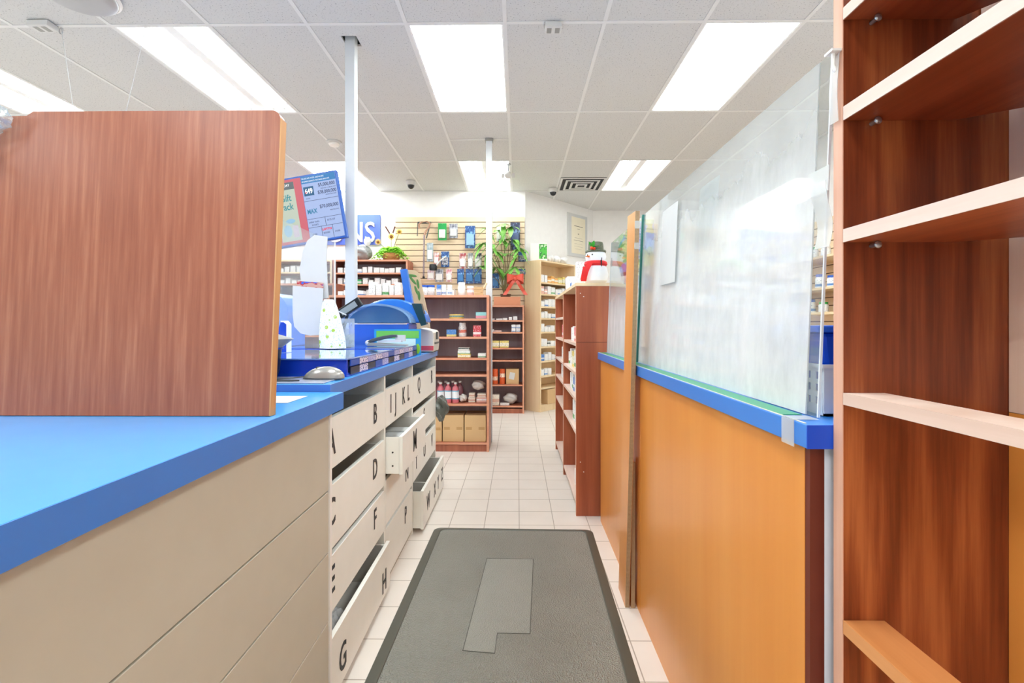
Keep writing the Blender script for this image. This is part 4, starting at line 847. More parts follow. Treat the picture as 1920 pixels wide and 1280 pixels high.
ca = [(PX(794, 6.48), 6.48, PZ(518, 6.48)), (PX(795, 6.48), 6.48, PZ(440, 6.48))]
MB().tube(ca, .011, 10).build('shaft', printed('cane_print', '3c3238', 'c0aab0', 30, .5), t)
MB().tube([(PX(p, 6.48), 6.48, PZ(q, 6.48)) for p, q in ((795, 440), (798, 433), (804, 425), (806, 418), (800, 415), (790, 416), (785, 420), (786, 428))], .012, 10).build('handle', mat('cane_handle', 'b4876c', .4), t)
MB().tube([(PX(794, 6.48), 6.48, PZ(518, 6.48)), (PX(794, 6.48), 6.48, PZ(522, 6.48))], .016, 10).build('rubber_tip', M_black, t)
MB().tube([(PX(800, 6.48), 6.577, PZ(416, 6.48)), (PX(800, 6.48), 6.47, PZ(417, 6.48))], .004, 6).build('hook', M_metal, t)
t = thing('folded_cane', 'black folded cane hanging behind the curved handle of the patterned cane', 'cane', (PX(802, 6.53), 6.53, PZ(445, 6.53)))
MB().tube([(PX(783, 6.53), 6.53, PZ(417, 6.53)), (PX(808, 6.53), 6.53, PZ(417, 6.53))], .014, 8).build('shaft', M_dgrey, t); MB().tube([(PX(783, 6.53), 6.53, PZ(417, 6.53)), (PX(782, 6.53), 6.53, PZ(442, 6.53))], .006, 8).tube([(PX(806, 6.53), 6.53, PZ(420, 6.53)), (PX(799, 6.53), 6.53, PZ(446, 6.53))], .009, 8).build('strap', M_dgrey, t)
MB().tube([(PX(795, 6.53), 6.577, PZ(416, 6.53)), (PX(795, 6.53), 6.53, PZ(417, 6.53))], .004, 6).build('hook', M_metal, t)

# ------------------------------------------------------------------ plants
M_leaf = printed('leaf_green', '6fae45', '8cc860', 5, .5); M_leaf2 = mat('leaf_light', '98dc3e', .5); M_stem = mat('plant_stem', '7c7048', .7)
def leaf(mb, p, d, L_, w_, droop=.4, m=0):
    p = Vector(p); d = Vector(d).normalized(); side = d.cross(Vector((0, 0, 1)))
    side = side.normalized() if side.length > 1e-3 else Vector((1, 0, 0)); k = 6; vs = []
    for i in range(k + 1):
        u = i / k; c = p + d * (L_ * u) - Vector((0, 0, 1)) * (droop * L_ * u * u); c.y = min(c.y, 6.535); ww = w_ * math.sin(PI * min(1, u * .96 + .03)) ** .8 / 2
        vs += [tuple(c - side * ww), tuple(c + Vector((0, 0, -.12 * ww))), tuple(c + side * ww)]
    fs = []
    for i in range(k):
        a = i * 3; fs += [(a, a + 1, a + 4, a + 3), (a + 1, a + 2, a + 5, a + 4)]
    mb.add(vs, fs, m, True)
t = thing('money_tree', 'leafy money tree plant on the narrow shelving, spreading past the thin post', 'plant', (PX(950, 6.42), 6.42, 1.42))
zp = 1.575; bx = PX(948, 6.42)
MB().lathe([(.05, 0), (.07, .15), (.073, .155)], (bx, 6.42, 1.4205), 24).build('pot', mat('dark_pot', '6b4c3c', .5), t)
MB().lathe([(.065, .15), (.02, .153)], (bx, 6.42, 1.4205), 24).build('soil', mat('soil', '3d2c22', .9), t)
stems = [(912, 430), (958, 425), (975, 465), (945, 450), (920, 460), (908, 455), (905, 500), (936, 432), (928, 470), (962, 450), (970, 480), (952, 475), (944, 420), (915, 480), (965, 500), (930, 500)]
rr = random.Random(4); sb = MB(); lf = MB()
for px, py in stems:
    X, Z = PX(px, 6.36), PZ(py, 6.36); yy = 6.36 + rr.uniform(-.06, .06)
    path = [(bx + rr.uniform(-.02, .02), 6.42, zp - .02), (bx + (X - bx) * .35, 6.40, zp + (Z - zp) * .5), (X, yy, Z)]
    sb.tube(path, [.006, .005, .003], 6)
    n = rr.randint(5, 6); a0 = rr.uniform(0, 6)
    for i in range(n):
        a = a0 + 2 * PI * i / n; leaf(lf, (X, yy, Z), (math.cos(a), -.5 * abs(math.sin(a)), rr.uniform(-.5, .25)), rr.uniform(.13, .19), rr.uniform(.06, .08), rr.uniform(.4, .9))
sb.build('stems', M_stem, t); lf.build('leaves', M_leaf, t)
t = thing('gift_bow', 'big salmon-red ribbon bow on the planter box under the money tree', 'bow', (PX(967, 6.28), 6.28, PZ(560, 6.28)))
bz = PZ(524, 6.24); bxx = PX(966, 6.24)
for sgn in (-1, 1):
    MB().sheet(lambda u, v: (bxx + sgn * (.12 * math.sin(PI * u) * (1 - .2 * u)), 6.24 - .05 * math.sin(2 * PI * u) , bz + .035 + (v - .5) * .08 * (.5 + math.sin(PI * u)) - .05 * u), 14, 3, .002).build('loop', mat('ribbon_red', 'd6543f', .35), t)
    MB().sheet(lambda u, v: (bxx + sgn * (.01 + .13 * u) + (v - .5) * .05, 6.238 - .01 * math.sin(6 * u), bz - .2 * u), 10, 2, .002).build('tail', mat('ribbon_red', 'd6543f', .35), t)
MB().ell((bxx, 6.235, bz + .01), .03, .025, .028, 14).build('knot', mat('ribbon_red', 'd6543f', .35), t)
tag(B(PX(926, 6.29), PX(976, 6.29), 6.29, 6.33, 1.4205, PZ(556, 6.29)).build('planter_box', mat('terracotta_box', 'd08a66', .6), None, .003), 'terracotta-coloured narrow box in front of the money tree pot', 'box')
# fern with sunflowers
fx, fy, fz = PX(733, 6.42), 6.42, 2.021
t = thing('fern_basket', 'bright green artificial fern with sunflowers in a wicker basket', 'plant', (fx, fy, fz))
MB().lathe([(.09, 0), (.11, .04), (.115, .10)], (fx, fy, fz), 24).build('basket', wood('wicker', '9a6a38', 'c89858', None, 'X', .7, 2), t)
lf = MB(); rr = random.Random(8)
for k in range(90):
    a = rr.uniform(0, 2 * PI); e = rr.uniform(.25, 1.35); L_ = rr.uniform(.2, .34)
    d = Vector((math.cos(a) * math.cos(e), math.sin(a) * math.cos(e) * .6, math.sin(e)))
    p0 = Vector((fx, fy, fz + .12))
    for i in range(1, 8):
        u = i / 7; c = p0 + d * L_ * u - Vector((0, 0, .85 * L_ * u * u)); c.y = max(min(c.y, 6.55), 6.2)
        if c.z < 2.045 and c.y > 6.225: continue
        for sg in (-1, 1): leaf(lf, c, (sg * -d.y + d.x * .4, sg * d.x + d.y * .4, -.1), .06 * (1.3 - u), .024, .3)
lf.build('fronds', M_leaf2, t)
def sunflower(px, py, Y, r, par):
    x, z = XZ(px, py, Y); pb = MB()
    for k in range(14):
        a = 2 * PI * k / 14; pb.add([(x, Y, z), (x + r * .6 * math.cos(a - .2), Y - .004, z + r * .6 * math.sin(a - .2)), (x + r * math.cos(a), Y, z + r * math.sin(a)), (x + r * .6 * math.cos(a + .2), Y - .004, z + r * .6 * math.sin(a + .2))], [(0, 1, 2, 3)], 0, True)
    o = pb.build('sunflower', mat('petal_yellow', 'f0c848', .6), par); MB().ell((x, Y - .006, z), r * .4, .012, r * .4, 14).build('flower_centre', mat('flower_brown', '8a5a24', .8), o)
    MB().tube([(x, Y + .01, z), (fx, fy, fz + .1)], .004, 6).build('stem', M_stem, o)
sunflower(733, 443, 6.36, .055, t); sunflower(708, 453, 6.36, .05, t); sunflower(748, 434, 6.38, .045, t)
MB().tube([(PX(730, 6.4), 6.4, PZ(437, 6.4)), (PX(722, 6.4), 6.4, PZ(424, 6.4))], .01, 6).tube([(PX(736, 6.4), 6.4, PZ(436, 6.4)), (PX(740, 6.4), 6.4, PZ(424, 6.4))], .01, 6).build('cattail', mat('cattail_brown', '6b4030', .8), t)
tag(MB().ell((PX(680, 6.40), 6.40, 2.13), .12, .09, .105, 44, fn=crump(14, .14), k=30).build('plastic_bag', mat('grey_clear_bag', '9a9c9c', .25)), 'grey plastic bag on top of the dark shelving beside the thick post', 'bag')
tag(MB().ell((PX(688, 6.34), 6.34, 2.275), .045, .04, .06, 44, fn=crump(15, .12), k=30).build('plastic_bag', M_poly), 'small white plastic bag bundle stacked on the grey bag', 'bag')

# ------------------------------------------------------------------ corner maple shelf
A0 = math.atan2(.58, .525)
cs = thing('corner_shelf', 'tall pale maple shelf full of white cartons along the angled wall', 'shelf unit', (.305, 6.35, 0), A0)
CW, CD, CH = .80, .275, 2.03
for a, b_ in ((0, .02), (CW - .02, CW)): B(a, b_, 0, CD, 0, CH).build('side_panel', M_maple, cs)
B(.02, CW - .02, CD - .01, CD, 0, CH).build('back_panel', M_maple, cs); B(.02, CW - .02, 0, CD - .01, CH - .02, CH).build('top_panel', M_maple, cs)
CL = [1.738, 1.58, 1.41, 1.255, 1.07, .872, .68, .48, .32, .09]
for z in CL: B(.02, CW - .02, .003, CD - .01, z - .02, z).build('shelf', M_maple, cs)
B(.02, CW - .02, .01, .025, 0, .07).build('kick_board', M_maple, cs)
def cw(lx, ly): return .305 + lx * math.cos(A0) - ly * math.sin(A0), 6.35 + lx * math.sin(A0) + ly * math.cos(A0)
rr = random.Random(17)
rows = ['w w wo wo wo y y w wb'.split(), 'wp wp w wg w wb wb w w'.split(), 'w wb w w w'.split(), 'w w w wb w'.split(), 'w w w w w'.split(), 'w w k w w'.split(), 'b w w w wb'.split(), 'w wb w'.split(), [], []]
for row, keys in enumerate(rows):
    x = .04
    lim = .74 if row < 2 else .42
    for k, c in enumerate(keys):
        wd = rr.uniform(.05, .09); h = rr.uniform(.06, .11)
        if x + wd > lim: break
        X, Y = cw(x + wd / 2, .07)
        carton(X, Y, CL[row], wd, .09, h, c, '%s carton, %s on the %s shelf of the maple corner shelf' % (CN[c], ORD[k], ROWN[row]), 'cartons on the maple corner shelf', A0); x += wd + rr.uniform(.003, .014)
X, Y = cw(.16, .1); bxx = B(-.09, .11, -.09, .12, 0, .2).build('cardboard_box', M_card, None, .002); bxx.location = (X + .06, Y + .06, .0905); bxx.rotation_euler = (0, 0, A0); tag(bxx, 'brown cardboard box with a green mark at the foot of the maple corner shelf', 'cardboard box')
# top of corner shelf
X, Y = cw(.13, .13); t = thing('poster_carton', 'white box with a green picture on top of the maple corner shelf', 'box', (X, Y, CH + .0005), 0)
B(X - .12, X + .11, Y - .06, Y + .06, CH + .0005, CH + .24).build('box', M_white, t, .003); B(X + .0, X + .105, Y - .0615, Y - .06, CH + .03, CH + .23).build('green_picture', printed('green_photo', '49b83c', '2c7c34', 3, .5, 'bfe6b0'), t)
for k, (lx, r) in enumerate(((.34, .07), (.50, .07), (.66, .07))):
    X, Y = cw(lx, .12); tag(MB().ell((X, Y, CH + r * .86), r, r * .9, r * .75, 40, fn=crump(40 + k, .12), k=26).build('plastic_bag', mat('white_bag', 'eeeeee', .4)), 'white plastic bag on top of the maple corner shelf, %s of three' % ('left', 'middle', 'right')[k], 'bag', 'white bags on the corner shelf')
# certificate on the angled wall
def wallp(tt): return .11 + 1.12 * tt, YB + 1.15 * tt
aw = math.atan2(1.15, 1.12); X, Y = wallp(.73)
t = thing('framed_certificate', 'cream certificate in a thin pale frame on the angled wall', 'picture', (X + .02 * math.sin(aw), Y - .02 * math.cos(aw), 2.22), aw)
B(-.25, .25, 0, .02, 0, .66).build('frame', mat('pale_frame', 'd6d6d4', .4), t, .003)
B(-.24, .24, -.001, 0, .01, .65).build('mat_board', M_paper, t); B(-.16, .19, -.002, -.001, .05, .61).build('certificate_sheet', mat('cream_paper', 'ece4cc', .7), t)
tx = MB()
for k, (z, wd, h) in enumerate(((.47, .22, .02), (.43, .06, .016), (.35, .03, .03), (.29, .2, .006), (.25, .24, .012), (.2, .2, .004), (.16, .22, .004), (.12, .18, .004))):
    tx.box(.015 - wd / 2, .015 + wd / 2, -.0026, -.002, z, z + h * .4)
tx.build('small_print', mat('print_ink', '6c6658', .7), t)

# ------------------------------------------------------------------ right aisle bookshelf
bs = thing('bookshelf', 'double reddish-brown bookshelf end-on to the aisle with the snowman on top', 'shelf unit', (.51, 3.7, 0))
bx0, bx1, by0, bym, by1, bh = .36, .66, 2.92, 3.72, 4.50, 1.424
M_bs = wood('cherry_laminate', '944a2e', 'b46641', 'a45637', 'Z', .4, .7, rings=.6)
for a, b_, nm in ((by0, by0 + .022, 'side_panel'), (bym, bym + .03, 'side_panel'), (by1 - .022, by1, 'side_panel')):
    p = B(bx0, bx1, a, b_, 0, bh - .02).build(nm, M_bs, bs); B(bx0 - .0015, bx0, a, b_, 0, bh - .02).build('edge_band', M_edgez, p)
B(bx0, bx1, by0 - .0015, by0, 1.06, 1.0625).build('panel_seam', mat('seam_dark', '5c2a1c', .6), bs)
B(bx1 - .01, bx1, by0 + .022, by1 - .022, 0, bh - .02).build('back_panel', M_bs, bs)
p = B(bx0 - .004, bx1, by0 - .003, by1, bh - .02, bh).build('top_panel', M_maple, bs)
BL = [1.054, .871, .709, .506, .078]; BL2 = [1.23, 1.054, .871, .709, .506, .078]
for (a, b_), ls in (((by0 + .022, bym), BL), ((bym + .03, by1 - .022), BL2)):
    for z in ls:
        p = B(bx0 + .002, bx1 - .01, a, b_, z - .018, z).build('shelf', M_edge, bs)
for k, (yy, z) in enumerate(((2.9185, 1.36), (2.9185, 1.34), (2.9185, .33), (2.9185, .27))): MB().lathe([(.003, 0), (.003, .0006)], (0, 0, 0), 10, M=T(.385 + .02 * (k % 2), yy, z) @ FACE_Y).build('screw_cap', M_white, bs)
rr = random.Random(23)
for row, (zl, keys) in enumerate(((1.054, 'w wo r w w'.split()), (.871, 'wg w wg y w wg'.split()), (.709, 'wb wg w b wg w'.split()), (.506, 'w w w wg'.split()))):
    y = by0 + .05
    for k, c in enumerate(keys):
        wd = rr.uniform(.06, .1); h = rr.uniform(.09, .145)
        if y + wd > bym - .02: break
        if row == 0 and k == 1: h = .21
        carton(bx0 + .09, y + wd / 2, zl, .12, wd, h, c, '%s carton, number %s from the near end, %s near-bay shelf of the cherry bookshelf' % (CN[c], ('one', 'two', 'three', 'four', 'five', 'six')[k], ('upper', 'second', 'third', 'fourth')[row]), 'cartons in the near bay'); y += wd + rr.uniform(.006, .05)
for row, (zl, keys) in enumerate(((1.23, 'w w'.split()), (1.054, 'wp w r'.split()), (.871, 'w w wp w'.split()), (.709, 'w r w w'.split()), (.506, 'w w'.split()))):
    y = bym + .07
    for k, c in enumerate(keys):
        wd = rr.uniform(.06, .1); h = rr.uniform(.08, .125)
        carton(bx0 + .09, y + wd / 2, zl, .12, wd, h, c, '%s carton, number %s from the near end, %s far-bay shelf of the cherry bookshelf' % (CN[c], ('one', 'two', 'three', 'four', 'five')[k], ('upper', 'second', 'third', 'fourth', 'fifth')[row]), 'cartons in the far bay'); y += wd + rr.uniform(.02, .06)
bottle(.44, 3.86, .078, .045, .2, 'white bottle with dark cap on the bottom shelf of the cherry bookshelf far bay', CM['wb'], M_black)
bottle(.45, 3.25, .078, .06, .16, 'small white jug on the bottom shelf of the cherry bookshelf near bay', M_white)

# snowman
sxx, syy = .498, 3.04
t = thing('snowman_figure', 'white snowman decoration with green top hat and red scarf', 'snowman', (sxx, syy, bh + .0005))
M_snow = mat('snow_white', 'eef1f6', .8)
MB().lathe([(.05, 0), (.072, .02), (.078, .06), (.07, .1), (.058, .125), (.06, .15), (.066, .175), (.055, .21), (.03, .225)], (sxx, syy, bh + .0005), 28).build('body', M_snow, t)
MB().lathe([(.063, .2), (.066, .206), (.063, .214), (.05, .216), (.048, .25), (.044, .265), (.02, .268)], (sxx, syy, bh + .0005), 26).build('hat', printed('glitter_green', '4c5440', '6c705c', 30, .5), t)
h_ = MB()
for k, a in enumerate((-.4, .5, 1.4)): leaf(h_, (sxx - .03, syy - .055, bh + .225), (math.cos(a + .6) * .8 - .2, -.3, math.sin(a + .6)), .05, .026, .1)
h_.build('holly', mat('holly_green', '3fae3c', .4), t)
MB().ell((sxx - .035, syy - .06, bh + .222), .01, .01, .01, 10).ell((sxx - .02, syy - .064, bh + .218), .009, .009, .009, 10).build('berries', mat('berry_red', 'e04420', .3), t)
MB().lathe([(.066, .113), (.074, .125), (.07, .14), (.06, .146)], (sxx, syy, bh + .0005), 26).build('scarf', M_red, t)
MB().sheet(lambda u, v: (sxx - .045 - .04 * v + (u - .5) * .035 - .01 * math.sin(3 * v), syy - .066 - .018 * math.sin(PI * v), bh + .13 - .115 * v), 6, 10, .004).build('scarf_end', M_red, t)
MB().sheet(lambda u, v: (sxx - .07 - .02 * v + (u - .5) * .03, syy - .035 - .02 * v, bh + .11 - .085 * v), 5, 8, .004).build('scarf_end', M_red, t)
MB().ell((sxx - .055, syy - .03, bh + .182), .005, .005, .005, 8).ell((sxx - .03, syy - .056, bh + .182), .005, .005, .005, 8).build('eyes', M_black, t)
MB().tube([(sxx - .05, syy - .045, bh + .172), (sxx - .075, syy - .07, bh + .168)], [.007, .001], 8).build('nose', mat('carrot', 'e88030', .6), t)
MB().tube([(sxx + .02, syy - .075, bh + .145), (sxx + .022, syy - .085, bh + .105), (sxx + .025, syy - .08, bh + .16)], .0025, 5).build('twig_arm', M_black, t)
# things on bookshelf top
for k, (a, b_, h, c, Y, lb) in enumerate(((1078, 1099, 22, 'w', 3.16, 'tall white carton at the left of the snowman, lower of the stack'), (1100, 1107, 27, 'wp', 3.35, 'narrow patterned carton just behind the snowman scarf'))):
    x0, x1 = PX(a, Y), PX(b_, Y); carton((x0 + x1) / 2 + .01, Y + .05, bh, x1 - x0, .07, h * Y / F, c, lb)
x0, x1 = PX(1079, 3.16), PX(1097, 3.16); carton((x0 + x1) / 2 + .01, 3.21, bh + 22 * 3.16 / F + .001, x1 - x0, .06, .085, 'w', 'white carton, upper of the stack at the left of the snowman')
for k in range(3): carton(.41 + .004 * k, 3.36 + .13 * k, bh, .05, .08, .05, ('wb', 'b', 'wb')[k], '%s small carton on the cherry bookshelf top, %s behind the white stack' % (CN[('wb', 'b', 'wb')[k]], ('just', 'second', 'third')[k]), 'small cartons on the bookshelf top')
carton(.45, 3.9, bh, .1, .14, .13, 'w', 'wide white carton at the far end of the cherry bookshelf top')

# ------------------------------------------------------------------ right counter with orange panels
t = thing('service_counter', 'long service counter faced with honey-orange wood panels, right of the aisle', 'counter', (.8, 1.8, 0))
B(.496, .512, .83, 1.93, 0, .962).build('front_panel', M_orange, t)
B(.496, .512, 1.932, 2.85, 0, .962).build('front_panel', M_orange, t)
B(.497, .521, .816, .83, 0, .962).build('corner_trim', mat('dark_mahogany_edge', '6a2c1e', .4), t)
B(.521, 1.15, .816, .83, 0, .962).build('end_panel', mat('cool_white_laminate', 'e6e8f2', .4), t)
B(1.13, 1.15, .83, 2.85, 0, .962).build('back_panel', M_white, t)
ct = thing('countertop', 'blue-edged countertop on the orange-panelled counter', 'countertop', (.82, 1.83, .9625))
B(.482, 1.18, .80, 2.87, .9625, 1.003).build('slab', M_blue, ct, .002)
B(.4815, 1.18, .7985, .8, .963, 1.0025).build('end_band', mat('end_blue', '0a4fd0', .3), ct)
B(.488, .524, .885, 2.84, 1.0032, 1.0042).build('green_film', M_green, ct)
B(.484, .487, .81, 2.86, 1.0032, 1.0042).build('pale_edge_line', mat('cream_line', 'e4e2cc', .4), ct)
# plastic screens
M_haze = acrylic('hazy_acrylic', .72, .96, scale=(5, 5, 2.2), grad=(.05, .64, .2))
M_haze2 = acrylic('hazy_acrylic_far', .7, .95, scale=(9, 9, 2), grad=(.18, .40, .1))
ln_ = .026
def screen(y0, y1, label, mt, film=None):
    t = thing('plastic_screen', label, 'plastic screen', (.528, (y0 + y1) / 2, 1.0048))
    zt = 1.652
    MB().prism([(.527, 1.0048), (.530, 1.0048), (.530 + ln_, zt), (.527 + ln_, zt)], y0, y1, 'Y').build('sheet', mt, t)
    return t
def lerp(z): return .527 + ln_ * (z - 1.0048) / (1.652 - 1.0048)
M_clear = acrylic('clear_acrylic', .02, .12)
s1 = thing('plastic_screen', 'large hazy plastic screen standing on the orange-panelled counter, near half', 'plastic screen', (.53, 1.4, 1.0048), local=True)
def slab(y0, y1, z0, z1, th, dx=0): 
    q = ln_ / .647
    return MB().prism([(q * z0 + dx, z0), (q * z0 + th + dx, z0), (q * z1 + th + dx, z1), (q * z1 + dx, z1)], y0, y1, 'Y')
slab(-.515, .70, 0, .647, .003).build('sheet', M_haze, s1)
slab(-.545, -.513, 0, .647, .003, .002).build('clear_edge_strip', M_clear, s1)
slab(-.549, -.5455, 0, .647, .004, .002).build('polished_edge', mat('bright_edge', 'f2f6f8', .2, alpha=.7), s1)
slab(.7005, .712, 0, .647, .014, -.008).build('teal_edge', mat('teal_plastic_edge', '0f6a62', .3), s1)
s2 = thing('plastic_screen', 'hazy plastic screen on the counter beyond the upright board', 'plastic screen', (.53, 2.4, 1.0048), local=True)
slab(-.28, .43, 0, .647, .003).build('sheet', M_haze2, s2)
slab(.4305, .434, 0, .647, .004).build('polished_edge', mat('bright_edge', 'f2f6f8', .2, alpha=.7), s2)
def sheet_on(y0, y1, z0, z1, label, dx=-.004, skew=0):
    a = lerp(z0) + dx; b_ = lerp(z1) + dx
    tag(MB().sheet(lambda u, v: (a + (b_ - a) * v - .002 * math.sin(PI * u), y0 + (y1 - y0) * u + skew * v, z0 + (z1 - z0) * v - .05 * (u < .01) * 0), 6, 8, .0008).build('paper_sheet', M_paper), label, 'paper')
sheet_on(1.63, 1.80, 1.315, 1.59, 'white paper sheet taped to the hazy screen beside the upright board')
sheet_on(1.36, 1.50, 1.40, 1.585, 'narrow white paper hanging on the back of the hazy screen', dx=.012, skew=-.03)
M_tape = mat('clear_tape', 'e0e2df', .3, alpha=.4)
t = thing('adhesive_tape', 'clear tape folded over the near bottom corner of the hazy screen', 'tape', (.49, .86, .95))
MB().box(.4795, .4812, .835, .872, .958, 1.004).box(.4812, .524, .835, .872, 1.0044, 1.0052).build('tape', M_tape, t)
tag(slab(-.56, -.50, .40, .445, .001, -.003).build('adhesive_tape', M_tape), 'clear tape patch high on the near edge of the hazy screen', 'tape')
bpy.context.view_layer.update()
o = bpy.data.objects[-1] if False else None
for ob in COL.objects:
    if ob.get('label') == 'clear tape patch high on the near edge of the hazy screen': ob.location += Vector((.53, 1.4, 1.0048))
tag(MB().sheet(lambda u, v: (.518 + .006 * math.sin(5 * v), .7985 + .04 * u - .0, 1.30 + .11 * v), 5, 8, .0008).build('adhesive_tape', M_tape), 'clear tape joining the hazy screen to the tall walnut shelf', 'tape')
tag(MB().sheet(lambda u, v: (.5195 - .002 * math.sin(4 * v), .778 + .02 * u, 1.50 + .11 * v), 5, 8, .0008).build('adhesive_tape', M_tape), 'clear tape strip high on the edge of the tall walnut shelf', 'tape')

# upright board and short piece
M_chip = printed('chipboard_core', 'a98e6c', '7d6246', 90, .5, 'cbb392')
t = thing('upright_board', 'tall narrow orange board with raw chipboard edge leaning on the counter', 'board', (.452, 1.98, 0), local=True)
B(-.006, .010, 0, .13, 0, 1.618).build('board', M_orange, t); B(-.006, .010, -.002, 0, 0, 1.618).build('chipboard_edge', M_chip, t); B(.0102, .0108, -.002, .13, 0, 1.618).build('back_veneer', M_orange, t)
B(-.0075, .0125, -.0035, -.0022, 1.55, 1.58).build('tape', M_tape, t); B(-.0075, .0125, -.0035, -.0022, 1.47, 1.495).build('tape', M_tape, t)
t.rotation_euler = (math.radians(3.6), math.radians(.6), 0)
t = thing('board_offcut', 'short chipboard strip standing against the upright orange board', 'board', (.477, 1.98, 0), local=True)
B(-.007, .009, -.002, .08, 0, .60).build('board', M_orange, t); B(-.007, .009, -.004, -.002, 0, .60).build('chipboard_edge', M_chip, t)

# monitor behind the far screen
t = thing('desk_monitor', 'small monitor with blue and yellow-green picture behind the upright board', 'monitor', (.70, 2.72, 1.0035), local=True)
Yq = 2.72
pts = [(PX(a, Yq) - .70, PZ(b, Yq) - 1.0035) for a, b in ((1163, 512), (1157, 490), (1158, 470), (1165, 450), (1178, 428), (1192, 412), (1225, 412), (1225, 500))]
MB().prism(pts, 0, .02, 'Y').build('display', printed('meadow_picture', '3f78d0', '8fa030', 2.4, .47, 'c9c860', .15), t)
MB().prism([(PX(1165, Yq) - .70, PZ(518, Yq) - 1.0035), (PX(1164, Yq) - .70, PZ(512, Yq) - 1.0035), (PX(1226, Yq) - .70, PZ(495, Yq) - 1.0035), (PX(1226, Yq) - .70, PZ(503, Yq) - 1.0035)], -.005, .02, 'Y').build('bezel', M_black, t)
MB().tube([(.02, .03, .36), (.05, .04, .2), (.05, .05, .01)], .012, 8).box(-.04, .14, .0, .11, 0, .01).build('stand', M_dgrey, t)

# basket and tub near the counter end
t = thing('plastic_basket', 'white perforated plastic basket on the counter end by the walnut shelf', 'basket', (.68, 1.0, 1.0035))
def rect(x0, x1, y0, y1): return (x0, x1, y0, y1)
wb_ = MB(); a0, a1, c0, c1, z0, z1 = .555, .85, .87, 1.12, 1.0045, 1.097
wb_.box(a0, a1, c0, c1, z0, z0 + .004).box(a0, a1, c0, c0 + .003, z0, z1).box(a0, a1, c1 - .003, c1, z0, z1).box(a1 - .003, a1, c0, c1, z0, z1)
for i in range(11):
    u = .0035 + i / 10 * (c1 - c0 - .020); wb_.box(a0, a0 + .003, c0 + u, c0 + u + .013, z0, z1)
for zz in ((z0, z0 + .018), (z0 + .032, z0 + .042), (z0 + .056, z0 + .064), (z1 - .014, z1)): wb_.box(a0 - .0005, a0 + .0035, c0 + .0035, c1 - .0035, *zz)
wb_.box(a0 - .006, a1 + .006, c0 - .006, c0 - .0002, z1 - .006, z1 + .0005).box(a0 - .006, a0 - .0008, c0, c1, z1 - .006, z1 + .0005)
wb_.build('basket', mat('white_plastic', 'eef1f8', .35), t)
t = thing('storage_tub', 'bright blue plastic tub standing in the white perforated basket', 'tub', (.70, 1.0, 1.009))
MB().prism([(.575, 1.0095), (.83, 1.0095), (.845, 1.155), (.56, 1.155)], .885, 1.105, 'Y').build('body', mat('tub_blue', '0a50e0', .25), t, .008)
B(.548, .853, .876, 1.112, 1.155, 1.168).build('lid', mat('tub_lid_blue', '2a6cf0', .25), t, .003)

# slat shelves on the right wall
t = thing('slatwall_panel', 'beige slatted wall with shelves at the far right, seen beside the hazy screen', 'slatwall', (XR - .02, 4.8, 1.0))
sl = MB(); z = 2.2
B(XR - .005, XR - .0005, 3.2, 6.2, .6, 2.2).build('backing', mat('slat_groove', '7a5a44', .7), t)
while z > .65: sl.box(XR - .022, XR - .005, 3.2, 6.2, z - .068, z); z -= .0775
sl.build('slats', M_slat, t)
RL = (1.78, 1.50, 1.28)
for z in RL: B(XR - .32, XR - .022, 3.3, 6.1, z - .02, z).build('shelf', M_maple, t)
rr = random.Random(31)
for row, zl in enumerate(RL):
    y = 3.6
    for k in range(12):
        c = rr.choice(['w', 'wb', 'b', 'wg']); lbl = ('with green lid' if c == 'wg' else 'with blue lid' if c in ('b', 'wb') else 'with white lid')
        cap = {'wg': mat('green_cap', '3fae50', .4), 'b': mat('blue_cap', '2e5fc0', .4), 'wb': mat('blue_cap', '2e5fc0', .4), 'w': M_cap}[c]
        bottle(XR - .24, y, zl, .04, rr.uniform(.09, .13), 'white jar %s, %s along the %s right-wall shelf' % (lbl, ('number %s from the near end' % ('one', 'two', 'three', 'four', 'five', 'six', 'seven', 'eight', 'nine', 'ten', 'eleven', 'twelve')[k]), ROWN[row]), CM['w' if c != 'b' else 'wb'], cap, 'jars on the right-wall shelves', parts=False, name='medicine_jar', cat='jar', neck=.8)
        y += rr.uniform(.13, .22)

# ------------------------------------------------------------------ tall walnut shelf in the right foreground
t = thing('tall_shelf', 'tall walnut shelf with pale-edged boards filling the right foreground', 'shelf unit', (.66, .4, 0), group=None)
TX0, TX1, TY0, TY1 = .524, .788, -.45, .775
p = B(TX0 + .0015, TX1 + .02, TY1, TY1 + .022, 0, 2.3).build('end_panel', M_walnut, t)
B(TX0, TX0 + .0015, TY1, TY1 + .022, 0, 2.3).build('edge_band', M_edgez, p)
B(TX1, TX1 + .018, TY0, TY1 - .001, 1.03, 2.3).build('back_panel', M_palepan, t)
B(TX1, TX1 + .018, TY0, TY1 - .001, 0, 1.029).build('lower_back_panel', M_orange, t)
B(TX0, TX1, TY0 - .02, TY0, 0, 2.3).build('end_panel', M_walnut, t)
B(TX1 - .045, TX1 - .03, TY0, TY1 - .002, 1.60, 2.3).build('upper_back_strip', M_palepan, t)
SH = [(1.660, 1.679), (1.498, 1.520), (1.302, 1.323)]
